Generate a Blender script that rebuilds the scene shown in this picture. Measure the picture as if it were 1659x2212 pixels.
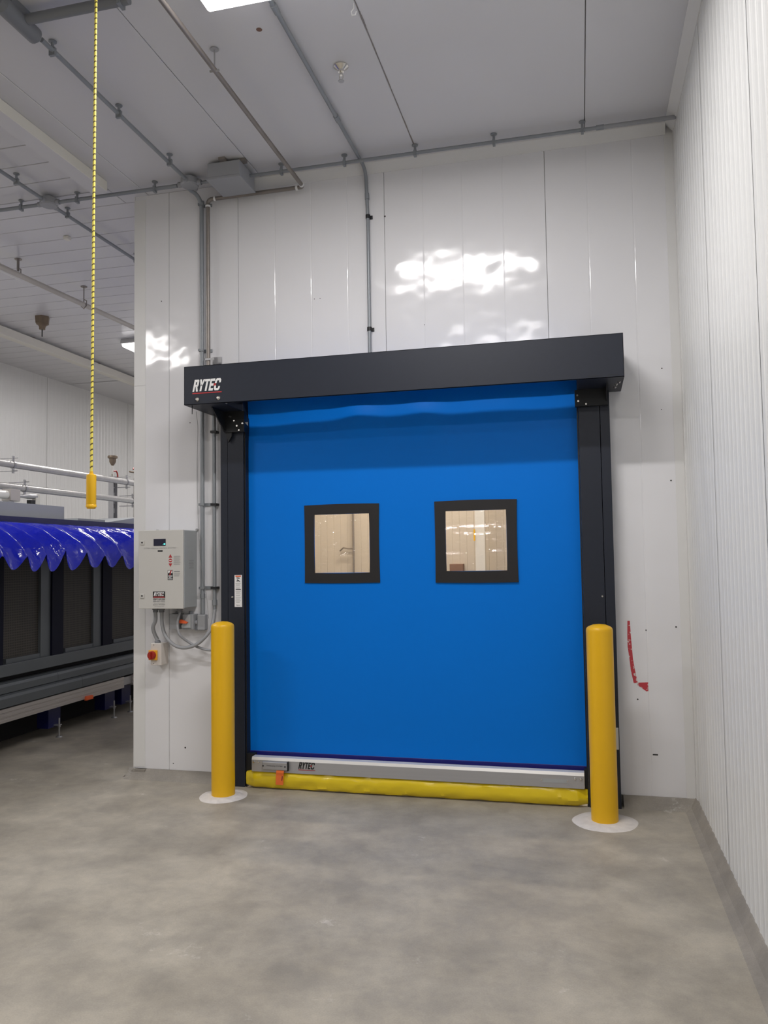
import bpy, bmesh, math, random
from mathutils import Vector, Matrix, noise
random.seed(7)
for o in list(bpy.data.objects): bpy.data.objects.remove(o)
SC = bpy.context.scene
COL = SC.collection
PI = math.pi

# ---------------------------------------------------------------- camera
YAW, PITCH, ROLL, FPX, CAMY, CAMZ = 0.242127442, 0.0541781843, -0.0150279838, 1720.70162, -5.01841260, 1.5
cy, sy, cp, sp = math.cos(YAW), math.sin(YAW), math.cos(PITCH), math.sin(PITCH)
fw = Vector((-sy*cp, cy*cp, sp)); r0 = Vector((cy, sy, 0)); u0 = r0.cross(fw)
rr = r0*math.cos(ROLL) + u0*math.sin(ROLL); uu = -r0*math.sin(ROLL) + u0*math.cos(ROLL)
cam_d = bpy.data.cameras.new('camera'); cam = bpy.data.objects.new('camera', cam_d); COL.objects.link(cam)
cam.matrix_world = Matrix(((rr.x, uu.x, -fw.x, 0), (rr.y, uu.y, -fw.y, CAMY), (rr.z, uu.z, -fw.z, CAMZ), (0, 0, 0, 1)))
cam_d.sensor_fit = 'HORIZONTAL'; cam_d.sensor_width = 36.0; cam_d.lens = FPX/1659*36.0
cam_d.clip_start = .05; cam_d.clip_end = 100
SC.camera = cam

# ---------------------------------------------------------------- world, exposure
w = bpy.data.worlds.new('world'); SC.world = w; w.use_nodes = True
w.node_tree.nodes['Background'].inputs[0].default_value = (.5, .52, .56, 1)
w.node_tree.nodes['Background'].inputs[1].default_value = .05
SC.view_settings.view_transform = 'Standard'; SC.view_settings.look = 'None'
SC.view_settings.gamma = 1; SC.view_settings.use_curve_mapping = False
SC.view_settings.exposure = -0.16
LAMP = 5.0           # strength of the ceiling lamps' diffusers
WATT = 46.0          # power of the tubes' light thrown down by each ceiling lamp
LAMP_COL = (1.0, .965, .95)
H = 4.1              # ceiling height
ZC = .057            # height of the concrete curb under the panels

# ---------------------------------------------------------------- materials
def node_mat(name):
    m = bpy.data.materials.new(name); m.use_nodes = True
    return m, m.node_tree.nodes, m.node_tree.links, m.node_tree.nodes['Principled BSDF']
def mat(name, col, rough=.5, metal=0., spec=.5, var=0., vscale=4., bump=0., bscale=6., coat=0., rvar=0., stretch=None, emit=None, estr=0.):
    m, N, L, P = node_mat(name)
    P.inputs['Base Color'].default_value = (*col, 1); P.inputs['Roughness'].default_value = rough
    P.inputs['Metallic'].default_value = metal; P.inputs['Specular IOR Level'].default_value = spec
    P.inputs['Coat Weight'].default_value = coat
    tc = N.new('ShaderNodeTexCoord'); mp = N.new('ShaderNodeMapping'); L.new(tc.outputs['Object'], mp.inputs[0])
    if stretch: mp.inputs['Scale'].default_value = stretch
    if var or rvar:
        n = N.new('ShaderNodeTexNoise'); n.inputs['Scale'].default_value = vscale; n.inputs['Detail'].default_value = 6
        L.new(mp.outputs[0], n.inputs['Vector'])
        if var:
            mx = N.new('ShaderNodeMix'); mx.data_type = 'RGBA'
            mx.inputs[6].default_value = (*[c*(1-var) for c in col], 1); mx.inputs[7].default_value = (*[min(1, c*(1+var)) for c in col], 1)
            L.new(n.outputs[0], mx.inputs[0]); L.new(mx.outputs[2], P.inputs['Base Color'])
        if rvar:
            mr = N.new('ShaderNodeMapRange'); mr.inputs[3].default_value = max(0, rough-rvar); mr.inputs[4].default_value = rough+rvar
            L.new(n.outputs[0], mr.inputs[0]); L.new(mr.outputs[0], P.inputs['Roughness'])
    if bump:
        b = N.new('ShaderNodeTexNoise'); b.inputs['Scale'].default_value = bscale; b.inputs['Detail'].default_value = 3
        bp = N.new('ShaderNodeBump'); bp.inputs['Strength'].default_value = 1; bp.inputs['Distance'].default_value = bump
        L.new(mp.outputs[0], b.inputs['Vector']); L.new(b.outputs[0], bp.inputs['Height']); L.new(bp.outputs[0], P.inputs['Normal'])
    if emit:
        P.inputs['Emission Color'].default_value = (*emit, 1); P.inputs['Emission Strength'].default_value = estr
    return m
M = {}
M['panel'] = mat('white_wall_panel', (.78, .78, .80), .12, var=.012, vscale=2, bump=.022, bscale=1.7)
M['ribbed'] = mat('white_ribbed_panel', (.77, .78, .77), .36, var=.02, vscale=1.5, bump=.004, bscale=3)
M['far_ribbed'] = mat('far_ribbed_panel', (.78, .78, .77), .34, var=.02, vscale=1.5)
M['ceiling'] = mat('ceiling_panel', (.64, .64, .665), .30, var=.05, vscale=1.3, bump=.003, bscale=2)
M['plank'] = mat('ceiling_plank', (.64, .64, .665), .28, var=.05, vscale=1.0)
M['core'] = mat('panel_core', (.42, .41, .38), .8)
M['trim'] = mat('white_trim', (.74, .74, .73), .35, var=.04)
M['cream'] = mat('cream_trim', (.74, .72, .66), .5)
M['beam_face'] = mat('beam_face_lit', (.88, .86, .78), .5)  # whiter than the rest of the beam, so its side looks lit
M['cream_pipe'] = mat('cream_painted_pipe', (.52, .49, .44), .45, var=.28, vscale=5, stretch=(1, .4, 1))
M['dark'] = mat('charcoal_powder_coat', (.015, .019, .031), .42, var=.1, vscale=30, spec=.4)
M['darker'] = mat('black_bracket', (.008, .009, .011), .5)
M['bolt'] = mat('bright_bolt', (.75, .73, .68), .22, metal=1)
M['blue'] = mat('blue_vinyl', (.0012, .172, .68), .42, var=.03, vscale=1.2, bump=.003, bscale=2.5, spec=.13)
M['navy'] = mat('navy_vinyl', (.006, .008, .17), .4)
M['black'] = mat('black_vinyl', (.010, .009, .010), .55, bump=.001, bscale=14)
M['alu'] = mat('brushed_aluminium', (.48, .48, .49), .42, metal=.55, var=.06, vscale=8, stretch=(.2, 1, 12))
M['alu_white'] = mat('aluminium_lip', (.80, .79, .76), .3, metal=.2)
M['yvinyl'] = mat('yellow_vinyl', (.78, .58, .012), .28, var=.05, vscale=5, bump=.006, bscale=7, coat=.3)
M['yplastic'] = mat('yellow_plastic', (.80, .455, .006), .36, var=.03, vscale=5)
M['grout'] = mat('white_grout', (.66, .63, .60), .75, var=.18, vscale=26, bump=.004, bscale=30)
M['galv'] = mat('grey_conduit', (.27, .29, .31), .42, metal=.25, var=.08, vscale=9)
M['pvc'] = mat('grey_plastic', (.33, .34, .36), .5, var=.04)
M['pvcdark'] = mat('dark_grey_plastic', (.19, .20, .22), .5)
M['steelpipe'] = mat('stained_steel_pipe', (.26, .235, .215), .42, metal=.5, var=.35, vscale=7)
M['strut'] = mat('galvanised_strut', (.42, .42, .43), .4, metal=.6, var=.12, vscale=25)
M['galvpipe'] = mat('galvanised_pipe', (.50, .49, .475), .40, metal=.55, var=.16, vscale=18, bump=.002, bscale=40)
M['beige'] = mat('enclosure_grey', (.57, .56, .53), .5)
M['beige_in'] = mat('switch_box_beige', (.64, .60, .56), .5)
M['white'] = mat('white_print', (.82, .82, .82), .5)
M['ink'] = mat('black_print', (.015, .015, .016), .5)
M['inkgrey'] = mat('grey_print', (.27, .27, .27), .6)
M['red'] = mat('red_print', (.42, .03, .035), .5)
M['rednob'] = mat('red_knob', (.36, .022, .012), .4)
M['yknob'] = mat('amber_plate', (.85, .42, .03), .45)
M['orange'] = mat('orange_tape', (.90, .19, .04), .55)
M['orangep'] = mat('orange_plastic', (.75, .12, .03), .45)
M['screen'] = mat('display_screen', (.012, .012, .035), .15)
M['led'] = mat('cyan_led', (.1, .6, .55), .4, emit=(.15, .95, .85), estr=1.0)
M['mblue'] = mat('glossy_blue_sheet', (.005, .012, .40), .13, bump=.012, bscale=11, coat=.0, stretch=(1, 1, 1))
M['mnavy'] = mat('machine_navy_paint', (.006, .008, .075), .4)
M['mnavy2'] = mat('machine_dark_navy', (.003, .004, .014), .6, spec=.2)
M['mgrey'] = mat('machine_grey_metal', (.10, .112, .12), .38, metal=.3, var=.08, vscale=3)
M['mbox'] = mat('machine_top_grey', (.38, .40, .41), .42, var=.04)
M['malu'] = mat('machine_rail_aluminium', (.52, .49, .47), .3, metal=.7, var=.06, vscale=5)
M['dim'] = mat('machine_interior', (.012, .012, .013), .8)
M['brass'] = mat('aged_brass', (.22, .17, .12), .5, metal=.5, var=.2, vscale=20)
M['carton'] = mat('brown_carton', (.20, .115, .085), .8)
M['warmwall'] = mat('warm_wall_panel', (.56, .51, .45), .3)
M['housing'] = mat('lamp_housing', (.62, .62, .62), .5)
M['mark'] = mat('dark_mark', (.03, .03, .03), .7)
M['rubber'] = mat('black_rubber', (.02, .02, .02), .6)
m, N, L, P = node_mat('lit_diffuser'); P.inputs['Base Color'].default_value = (.9, .9, .9, 1)
P.inputs['Emission Color'].default_value = (*LAMP_COL, 1); P.inputs['Emission Strength'].default_value = LAMP; M['diffuser'] = m
m, N, L, P = node_mat('lit_diffuser_warm'); P.inputs['Base Color'].default_value = (.9, .9, .9, 1)
P.inputs['Emission Color'].default_value = (1, .90, .78, 1); P.inputs['Emission Strength'].default_value = 8; M['diffuser_warm'] = m
# rope: yellow braid with dark ticks
m, N, L, P = node_mat('yellow_rope'); tc = N.new('ShaderNodeTexCoord'); mp = N.new('ShaderNodeMapping'); mp.inputs['Rotation'].default_value = (0, .6, 0)
wv = N.new('ShaderNodeTexWave'); wv.bands_direction = 'Z'; wv.inputs['Scale'].default_value = 16; wv.inputs['Distortion'].default_value = .5
cr = N.new('ShaderNodeValToRGB'); cr.color_ramp.elements[0].position = .10; cr.color_ramp.elements[0].color = (.10, .07, .01, 1)
cr.color_ramp.elements[1].position = .22; cr.color_ramp.elements[1].color = (.85, .72, .12, 1)
L.new(tc.outputs['Object'], mp.inputs[0]); L.new(mp.outputs[0], wv.inputs[0]); L.new(wv.outputs['Fac'], cr.inputs[0]); L.new(cr.outputs[0], P.inputs['Base Color'])
P.inputs['Roughness'].default_value = .6; M['rope'] = m
# clear vinyl: mostly see-through, glossy with soft wrinkles
m, N, L, P = node_mat('clear_vinyl'); out = N['Material Output']; N.remove(P)
tr = N.new('ShaderNodeBsdfTransparent'); tr.inputs[0].default_value = (.92, .88, .80, 1)
gl = N.new('ShaderNodeBsdfGlossy'); gl.inputs['Roughness'].default_value = .03
fr = N.new('ShaderNodeFresnel'); fr.inputs[0].default_value = 1.5
mth = N.new('ShaderNodeMath'); mth.operation = 'MULTIPLY_ADD'; mth.inputs[1].default_value = 1.6; mth.inputs[2].default_value = .03; mth.use_clamp = True
mx = N.new('ShaderNodeMixShader'); tc = N.new('ShaderNodeTexCoord'); mp = N.new('ShaderNodeMapping'); mp.inputs['Scale'].default_value = (1.0, 1, 2.2)
nz = N.new('ShaderNodeTexNoise'); nz.inputs['Scale'].default_value = 7; nz.inputs['Detail'].default_value = 3
bp = N.new('ShaderNodeBump'); bp.inputs['Distance'].default_value = .012
L.new(tc.outputs['Object'], mp.inputs[0]); L.new(mp.outputs[0], nz.inputs[0]); L.new(nz.outputs[0], bp.inputs['Height'])
L.new(bp.outputs[0], gl.inputs['Normal']); L.new(bp.outputs[0], fr.inputs['Normal'])
L.new(fr.outputs[0], mth.inputs[0]); L.new(mth.outputs[0], mx.inputs[0]); L.new(tr.outputs[0], mx.inputs[1]); L.new(gl.outputs[0], mx.inputs[2]); L.new(mx.outputs[0], out.inputs[0])
M['clear'] = m
# dark woven screen on the machine
m, N, L, P = node_mat('dark_screen_mesh'); tc = N.new('ShaderNodeTexCoord'); mp = N.new('ShaderNodeMapping')
mp.inputs['Rotation'].default_value = (0, PI/2, 0)
bk = N.new('ShaderNodeTexBrick'); bk.offset = 0; bk.inputs['Scale'].default_value = 1; bk.inputs['Brick Width'].default_value = .02; bk.inputs['Row Height'].default_value = .02
bk.inputs['Mortar Size'].default_value = .004; bk.inputs['Color1'].default_value = (.012, .011, .010, 1); bk.inputs['Color2'].default_value = (.014, .012, .010, 1); bk.inputs['Mortar'].default_value = (.050, .044, .036, 1)
sx = N.new('ShaderNodeSeparateXYZ'); cx = N.new('ShaderNodeCombineXYZ')
L.new(tc.outputs['Object'], sx.inputs[0]); L.new(sx.outputs[1], cx.inputs[0]); L.new(sx.outputs[2], cx.inputs[1]); L.new(cx.outputs[0], bk.inputs[0]); L.new(bk.outputs[0], P.inputs['Base Color'])
P.inputs['Roughness'].default_value = .6; M['mesh'] = m
# concrete floor
def concrete(name, a, b, c2, rough):
    m, N, L, P = node_mat(name); tc = N.new('ShaderNodeTexCoord')
    mp = N.new('ShaderNodeMapping'); mp.inputs['Scale'].default_value = (1.0, 1.0, 1); L.new(tc.outputs['Object'], mp.inputs[0])
    n1 = N.new('ShaderNodeTexNoise'); n1.inputs['Scale'].default_value = 1.5; n1.inputs['Detail'].default_value = 7; n1.inputs['Roughness'].default_value = .62; n1.inputs['Distortion'].default_value = .15
    n2 = N.new('ShaderNodeTexNoise'); n2.inputs['Scale'].default_value = 5; n2.inputs['Detail'].default_value = 8; n2.inputs['Roughness'].default_value = .7; n2.inputs['Distortion'].default_value = .2
    n3 = N.new('ShaderNodeTexNoise'); n3.inputs['Scale'].default_value = 160; n3.inputs['Detail'].default_value = 2
    n4 = N.new('ShaderNodeTexNoise'); n4.inputs['Scale'].default_value = 3.1; n4.inputs['Detail'].default_value = 9; n4.inputs['Roughness'].default_value = .75
    for n in (n1, n2, n3, n4): L.new(mp.outputs[0], n.inputs['Vector'])
    r1 = N.new('ShaderNodeValToRGB'); e = r1.color_ramp.elements; e[0].position = .34; e[0].color = (*a, 1); e[1].position = .66; e[1].color = (*b, 1); L.new(n1.outputs[0], r1.inputs[0])
    r2 = N.new('ShaderNodeValToRGB'); e = r2.color_ramp.elements; e[0].position = .38; e[0].color = (.86, .86, .865, 1); e[1].position = .62; e[1].color = (1.09, 1.08, 1.06, 1); L.new(n2.outputs[0], r2.inputs[0])
    mu = N.new('ShaderNodeMix'); mu.data_type = 'RGBA'; mu.blend_type = 'MULTIPLY'; mu.inputs[0].default_value = 1; L.new(r1.outputs[0], mu.inputs[6]); L.new(r2.outputs[0], mu.inputs[7])
    r3 = N.new('ShaderNodeValToRGB'); e = r3.color_ramp.elements; e[0].position = .625; e[0].color = (0, 0, 0, 1); e[1].position = .70; e[1].color = (.65, .65, .65, 1); L.new(n4.outputs[0], r3.inputs[0])
    m2 = N.new('ShaderNodeMix'); m2.data_type = 'RGBA'; m2.inputs[7].default_value = (*c2, 1); L.new(r3.outputs[0], m2.inputs[0]); L.new(mu.outputs[2], m2.inputs[6])
    r5 = N.new('ShaderNodeValToRGB'); e = r5.color_ramp.elements; e[0].position = .3; e[0].color = (.94, .94, .94, 1); e[1].position = .7; e[1].color = (1.05, 1.05, 1.05, 1); L.new(n3.outputs[0], r5.inputs[0])
    m3 = N.new('ShaderNodeMix'); m3.data_type = 'RGBA'; m3.blend_type = 'MULTIPLY'; m3.inputs[0].default_value = 1; L.new(m2.outputs[2], m3.inputs[6]); L.new(r5.outputs[0], m3.inputs[7])
    L.new(m3.outputs[2], P.inputs['Base Color'])
    mr = N.new('ShaderNodeMapRange'); mr.inputs[3].default_value = rough-.14; mr.inputs[4].default_value = rough+.14; L.new(n2.outputs[0], mr.inputs[0]); L.new(mr.outputs[0], P.inputs['Roughness'])
    bp = N.new('ShaderNodeBump'); bp.inputs['Distance'].default_value = .0015; bp.inputs['Strength'].default_value = .6; L.new(n2.outputs[0], bp.inputs['Height']); L.new(bp.outputs[0], P.inputs['Normal'])
    P.inputs['Specular IOR Level'].default_value = .35
    return m
M['floor'] = concrete('concrete_floor', (.292, .268, .226), (.43, .398, .338), (.62, .585, .53), .52)
M['curb'] = concrete('concrete_curb', (.235, .218, .192), (.34, .316, .28), (.56, .54, .50), .65)
# worn red tape
m, N, L, P = node_mat('worn_red_tape'); tc = N.new('ShaderNodeTexCoord'); nz = N.new('ShaderNodeTexNoise'); nz.inputs['Scale'].default_value = 45; nz.inputs['Detail'].default_value = 4
cr = N.new('ShaderNodeValToRGB'); cr.color_ramp.elements[0].position = .56; cr.color_ramp.elements[0].color = (.50, .045, .06, 1); cr.color_ramp.elements[1].position = .62; cr.color_ramp.elements[1].color = (.68, .60, .58, 1)
L.new(tc.outputs['Object'], nz.inputs[0]); L.new(nz.outputs[0], cr.inputs[0]); L.new(cr.outputs[0], P.inputs['Base Color']); M['redtape'] = m

# ---------------------------------------------------------------- mesh helpers
class MB:
    def __init__(s): s.v = []; s.f = []; s.s = []
    def add(s, vs, fs, smooth=False):
        b = len(s.v); s.v += [tuple(v) for v in vs]; s.f += [tuple(i+b for i in f) for f in fs]; s.s += [smooth]*len(fs); return s
    def box(s, x0, x1, y0, y1, z0, z1):
        return s.add([(x0, y0, z0), (x1, y0, z0), (x1, y1, z0), (x0, y1, z0), (x0, y0, z1), (x1, y0, z1), (x1, y1, z1), (x0, y1, z1)],
                     [(0, 3, 2, 1), (4, 5, 6, 7), (0, 1, 5, 4), (1, 2, 6, 5), (2, 3, 7, 6), (3, 0, 4, 7)])
    def bbox(s, x0, x1, y0, y1, z0, z1, b):
        """box with all edges chamfered by b"""
        bm = bmesh.new(); bmesh.ops.create_cube(bm, size=1)
        for v in bm.verts: v.co = Vector(((x0+x1)/2+v.co.x*(x1-x0), (y0+y1)/2+v.co.y*(y1-y0), (z0+z1)/2+v.co.z*(z1-z0)))
        bmesh.ops.bevel(bm, geom=list(bm.edges), offset=b, segments=2, profile=.5, affect='EDGES')
        bm.verts.index_update(); s.add([v.co[:] for v in bm.verts], [[v.index for v in f.verts] for f in bm.faces]); bm.free(); return s
    def prism(s, pts, a, lo, hi):
        """closed 2d outline extruded along axis a"""
        n = len(pts)
        def P3(p, h): return {0: (h, p[0], p[1]), 1: (p[0], h, p[1]), 2: (p[0], p[1], h)}[a]
        vs = [P3(p, lo) for p in pts]+[P3(p, hi) for p in pts]
        return s.add(vs, [tuple(range(n))[::-1], tuple(range(n, 2*n))]+[(i, (i+1) % n, n+(i+1) % n, n+i) for i in range(n)])
    def tube(s, pts, r, n=12, caps=True):
        pts = [Vector(p) for p in pts]; rs = r if isinstance(r, (list, tuple)) else [r]*len(pts)
        rings = []; up = None
        for i, p in enumerate(pts):
            t = (pts[min(i+1, len(pts)-1)]-pts[max(i-1, 0)]).normalized()
            if up is None: up = Vector((0, 0, 1)) if abs(t.z) < .9 else Vector((1, 0, 0))
            a = (up - t*up.dot(t)).normalized(); b = t.cross(a); up = a
            rings.append([p+(a*math.cos(2*PI*k/n)+b*math.sin(2*PI*k/n))*rs[i] for k in range(n)])
        vs = [v for ring in rings for v in ring]; m_ = len(rings)
        s.add(vs, [(i*n+k, i*n+(k+1) % n, (i+1)*n+(k+1) % n, (i+1)*n+k) for i in range(m_-1) for k in range(n)], True)
        if caps: s.add(rings[0], [tuple(range(n))[::-1]]); s.add(rings[-1], [tuple(range(n))])
        return s
    def lathe(s, prof, c=(0, 0, 0), n=24, axis='z'):
        """profile [(r,h)] about an axis through c"""
        vs = []
        for r, h in prof:
            for k in range(n):
                a = 2*PI*k/n; u, v_ = r*math.cos(a), r*math.sin(a)
                vs.append({'z': (c[0]+u, c[1]+v_, c[2]+h), 'y': (c[0]+u, c[1]+h, c[2]+v_), 'x': (c[0]+h, c[1]+u, c[2]+v_)}[axis])
        m_ = len(prof)
        return s.add(vs, [(i*n+k, i*n+(k+1) % n, (i+1)*n+(k+1) % n, (i+1)*n+k) for i in range(m_-1) for k in range(n)], True)
    def build(s, name, m, parent=None, loc=None):
        me = bpy.data.meshes.new(name); me.from_pydata(s.v, [], s.f); me.materials.append(m if not isinstance(m, str) else M[m])
        me.polygons.foreach_set('use_smooth', s.s); me.update()
        bm = bmesh.new(); bm.from_mesh(me); bmesh.ops.recalc_face_normals(bm, faces=bm.faces); bm.to_mesh(me); bm.free()
        o = bpy.data.objects.new(name, me); COL.objects.link(o)
        if any(s.s) and not all(s.s):
            pass
        if parent: o.parent = parent
        if loc: o.location = loc
        return o
def B(*a): return MB().box(*a)
def BB(*a): return MB().bbox(*a)
def thing(name, label, cat, group=None, kind=None):
    o = bpy.data.objects.new(name, None); COL.objects.link(o); o.empty_display_size = .1
    o['label'] = label; o['category'] = cat
    if group: o['group'] = group
    if kind: o['kind'] = kind
    return o
def tag(o, label, cat, group=None):
    o['label'] = label; o['category'] = cat
    if group: o['group'] = group
    return o
def struct(o, label=None):
    o['kind'] = 'structure'
    if label: o['label'] = label
    return o
def lab(o, t): o['label'] = t; return o
def piece(mesh_obj, name, parent, loc):
    c = mesh_obj.copy(); COL.objects.link(c); c.name = name; c.parent = parent; c.location = loc; return c
def bend(p0, p1, p2, r, n=8):
    """points of a rounded corner at p1"""
    p0, p1, p2 = Vector(p0), Vector(p1), Vector(p2); a = p1+(p0-p1).normalized()*r; b = p1+(p2-p1).normalized()*r
    return [(a*(1-t)**2+p1*2*t*(1-t)+b*t*t) for t in [i/n for i in range(n+1)]]
def text_mesh(name, txt, size, m, parent, origin, ux=(1, 0, 0), uz=(0, 0, 1), shear=0, bold=0, width=None, align='LEFT'):
    """flat lettering: local x along ux, local y along uz"""
    cu = bpy.data.curves.new(name, 'FONT'); cu.body = txt; cu.size = size; cu.shear = shear; cu.offset = bold; cu.align_x = align; cu.resolution_u = 2
    to = bpy.data.objects.new(name, cu); COL.objects.link(to)
    dg = bpy.context.evaluated_depsgraph_get(); me = bpy.data.meshes.new_from_object(to.evaluated_get(dg)); bpy.data.objects.remove(to)
    xs = [v.co.x for v in me.vertices]; k = (width/(max(xs)-min(xs))) if width and xs else 1
    x_ref = min(xs) if align == 'LEFT' else (min(xs)+max(xs))/2
    o0, a, b = Vector(origin), Vector(ux), Vector(uz)
    for v in me.vertices: v.co = o0+a*((v.co.x-x_ref)*k)+b*v.co.y
    me.materials.clear(); me.materials.append(M[m]); me.name = name
    o = bpy.data.objects.new(name, me); COL.objects.link(o)
    if parent: o.parent = parent
    return o
def logo(prefix, x0, x1, z0, z1, y, m_txt, m_red, parent):
    """RYTEC in heavy slanted letters with the little checker in the C and a red rule below; x0..x1, z0..z1 is the lettering box"""
    h = z1-z0; sh = .22*h; W = (x1-x0-sh)
    mb = MB()
    def q(pts): # unit coords u (0..5 letters), v 0..1
        vs = []
        for u, v in pts: vs.append((x0+sh*v+W*u/5.0, y, z0+h*v))
        mb.add(vs, [tuple(range(len(vs)))])
    s_ = .34
    # R
    q([(0, 0), (s_, 0), (s_, 1), (0, 1)]); q([(s_, .80), (.62, .80), (.80, 1), (s_, 1)]); q([(.56, .83), (.92, .90), (.92, .52), (.56, .60)])
    q([(.62, .83), (.80, 1), (.92, .90)]); q([(s_, .40), (.80, .40), (.92, .52), (.60, .58), (s_, .58)]); q([(.42, .42), (.74, .42), (1.02, 0), (.66, 0)])
    # Y
    q([(1.02, 1), (1.36, 1), (1.58, .50), (1.32, .44)]); q([(1.66, 1), (2.0, 1), (1.66, .44), (1.42, .50)]); q([(1.32, .5), (1.66, .5), (1.66, 0), (1.32, 0)])
    # T
    q([(1.98, 1), (2.92, 1), (2.92, .80), (1.98, .80)]); q([(2.28, .82), (2.62, .82), (2.62, 0), (2.28, 0)])
    # E
    q([(2.98, 0), (3.30, 0), (3.30, 1), (2.98, 1)]); q([(3.28, 1), (3.86, 1), (3.86, .80), (3.28, .80)]); q([(3.28, .2), (3.78, .2), (3.78, 0), (3.28, 0)]); q([(3.28, .60), (3.72, .60), (3.72, .40), (3.28, .40)])
    # C
    q([(3.92, .16), (4.26, .26), (4.26, .40), (3.92, .40)]); q([(3.92, .60), (4.26, .60), (4.26, .76), (3.92, .86)])
    q([(3.92, .84), (4.26, .76), (4.34, .82), (4.62, .82), (4.62, 1), (4.14, 1)]); q([(4.60, .82), (4.60, 1), (4.80, 1), (5.0, .86), (5.0, .64), (4.68, .64), (4.68, .78)])
    q([(3.92, .16), (4.14, 0), (4.62, 0), (4.62, .18), (4.34, .18), (4.26, .26)]); q([(4.60, .18), (4.60, 0), (4.80, 0), (5.0, .14), (5.0, .34), (4.68, .34), (4.68, .22)])
    o = mb.build(prefix, m_txt, parent)
    mr = MB(); mb = mr; q([(3.74, .60), (4.20, .60), (4.20, .40), (3.74, .40)]); rz = z0-.20*h
    mr.add([(x0-.01*h, y, rz), (x1, y, rz), (x1+.02, y, rz+.09*h) if False else (x1, y, rz+.09*h), (x0+.01*h, y, rz+.09*h)], [(0, 1, 2, 3)])
    for i in range(len(mr.v)): mr.v[i] = (mr.v[i][0], mr.v[i][1]-.0003, mr.v[i][2])
    o2 = lab(mr.build('logo_underline', m_red, parent), 'red bar and red square of the logo')
    return o

# ================================================================ STRUCTURE
XR, XL, XE = .614, -7.32, -3.05      # right wall, far left wall, end of the partition
# floor
fl = struct(B(XL-.2, XR+.2, -12.2, 12.2, -.15, 0).build('floor', 'floor'), 'mottled grey concrete floor')
# ceiling slab and its panels
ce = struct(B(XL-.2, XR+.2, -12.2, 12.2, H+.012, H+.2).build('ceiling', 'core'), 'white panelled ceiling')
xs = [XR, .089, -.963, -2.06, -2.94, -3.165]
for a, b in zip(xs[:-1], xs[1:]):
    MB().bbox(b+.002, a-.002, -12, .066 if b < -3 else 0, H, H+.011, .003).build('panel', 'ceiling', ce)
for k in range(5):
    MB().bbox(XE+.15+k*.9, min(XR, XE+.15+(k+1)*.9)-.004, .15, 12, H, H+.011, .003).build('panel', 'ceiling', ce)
pk = .2245; y = .068; ys = []
while y > -12: y -= pk
y += pk
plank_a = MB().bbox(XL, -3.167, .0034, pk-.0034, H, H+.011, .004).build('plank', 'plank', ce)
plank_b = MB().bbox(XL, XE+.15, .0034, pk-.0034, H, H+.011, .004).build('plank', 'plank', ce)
n_pl = 0; used_a = used_b = False
while y < 12-pk:
    front = y+pk < .07
    src = plank_a if front else plank_b
    if y > -4.5 and y < 5.2:
        if front and not used_a: plank_a.location = (0, y, 0); used_a = True
        elif not front and not used_b: plank_b.location = (0, y, 0); used_b = True
        else: piece(src, 'plank', ce, (0, y, 0))
    y += pk
B(XL, -3.167, -12, -4.6, H, H+.011).build('panel', 'plank', ce); B(XL, XE+.15, 5.2, 12, H, H+.011).build('panel', 'plank', ce)

# partition wall (wall_back): core with a doorway, white panels with rolled reveals
OX0, OX1, OZ = -2.16, -.01, 2.44
wb = struct(MB().box(XE+.003, OX0, .012, .15, 0, H).box(OX1, XR, .012, .15, 0, H).box(OX0, OX1, .012, .15, OZ, H).build('wall_back', 'core'), 'white panelled partition wall around the blue door')
def wall_panel(x0, x1, revs, cuts):
    """front skin between joints with shallow V reveals; cuts = [(xa, xb, zlo)]"""
    g = .0013; pts = [(x0+g, .013), (x0+g, .0015), (x0+g+.0015, 0)]
    for r in revs: pts += [(r-.005, 0), (r-.001, .0013), (r+.001, .0013), (r+.005, 0)]
    pts += [(x1-g-.0015, 0), (x1-g, .0015), (x1-g, .013)]
    mb = MB()
    for xa, xb, zl in cuts:
        seg = [p for p in pts if xa <= p[0] <= xb]
        if xa > x0: seg = [(xa, 0)]+seg
        if xb < x1: seg = seg+[(xb, 0)]
        vs = [(p[0], p[1], zl) for p in seg]+[(p[0], p[1], H) for p in seg]; n = len(seg)
        mb.add(vs, [(i, i+1, n+i+1, n+i) for i in range(n-1)])
        mb.add([(seg[0][0], 0, zl), (seg[-1][0], 0, zl), (seg[-1][0], .013, zl), (seg[0][0], .013, zl)], [(0, 1, 2, 3)])
    o = mb.build('panel', 'panel', wb)
    return o
wall_panel(XE, -2.781, [], [(XE, -2.781, ZC)])
wall_panel(-2.781, -2.252, [], [(-2.781, -2.252, ZC)])
wall_panel(-2.252, -1.207, [-1.98, -1.719, -1.463], [(-2.252, OX0, ZC), (OX0, -1.207, OZ)])
wall_panel(-1.207, -.162, [-.947, -.69, -.428], [(-1.207, -.162, OZ)])
wall_panel(-.162, XR, [.095, .365], [(-.162, OX1, OZ), (OX1, XR, ZC)])
# end of the partition and its long return along the left bay
wr = struct(MB().box(XE, XE+.15, .15, 12, ZC, H).build('wall_partition_return', 'panel'), 'white side of the partition facing the left bay'); wr.name = 'wall_partition'
B(XE-.003, XE+.002, -.0028, .15, ZC, H).build('end_flashing', 'trim', wb)
# flashings seen on the front
MB().box(-3.05, -2.965, -.0025, .0, ZC+.01, 2.722).build('corner_flashing', 'trim', wb)
B(-3.05, -2.965, -.0025, 0, 2.726, H-.03).build('corner_flashing', 'trim', wb)
lab(MB().box(.556, .614, -.004, 0, ZC, H-.05).box(.606, .6135, -.055, 0, ZC, H-.05).build('corner_flashing', 'trim', wb), 'white angle flashing in the right-hand corner')
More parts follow.
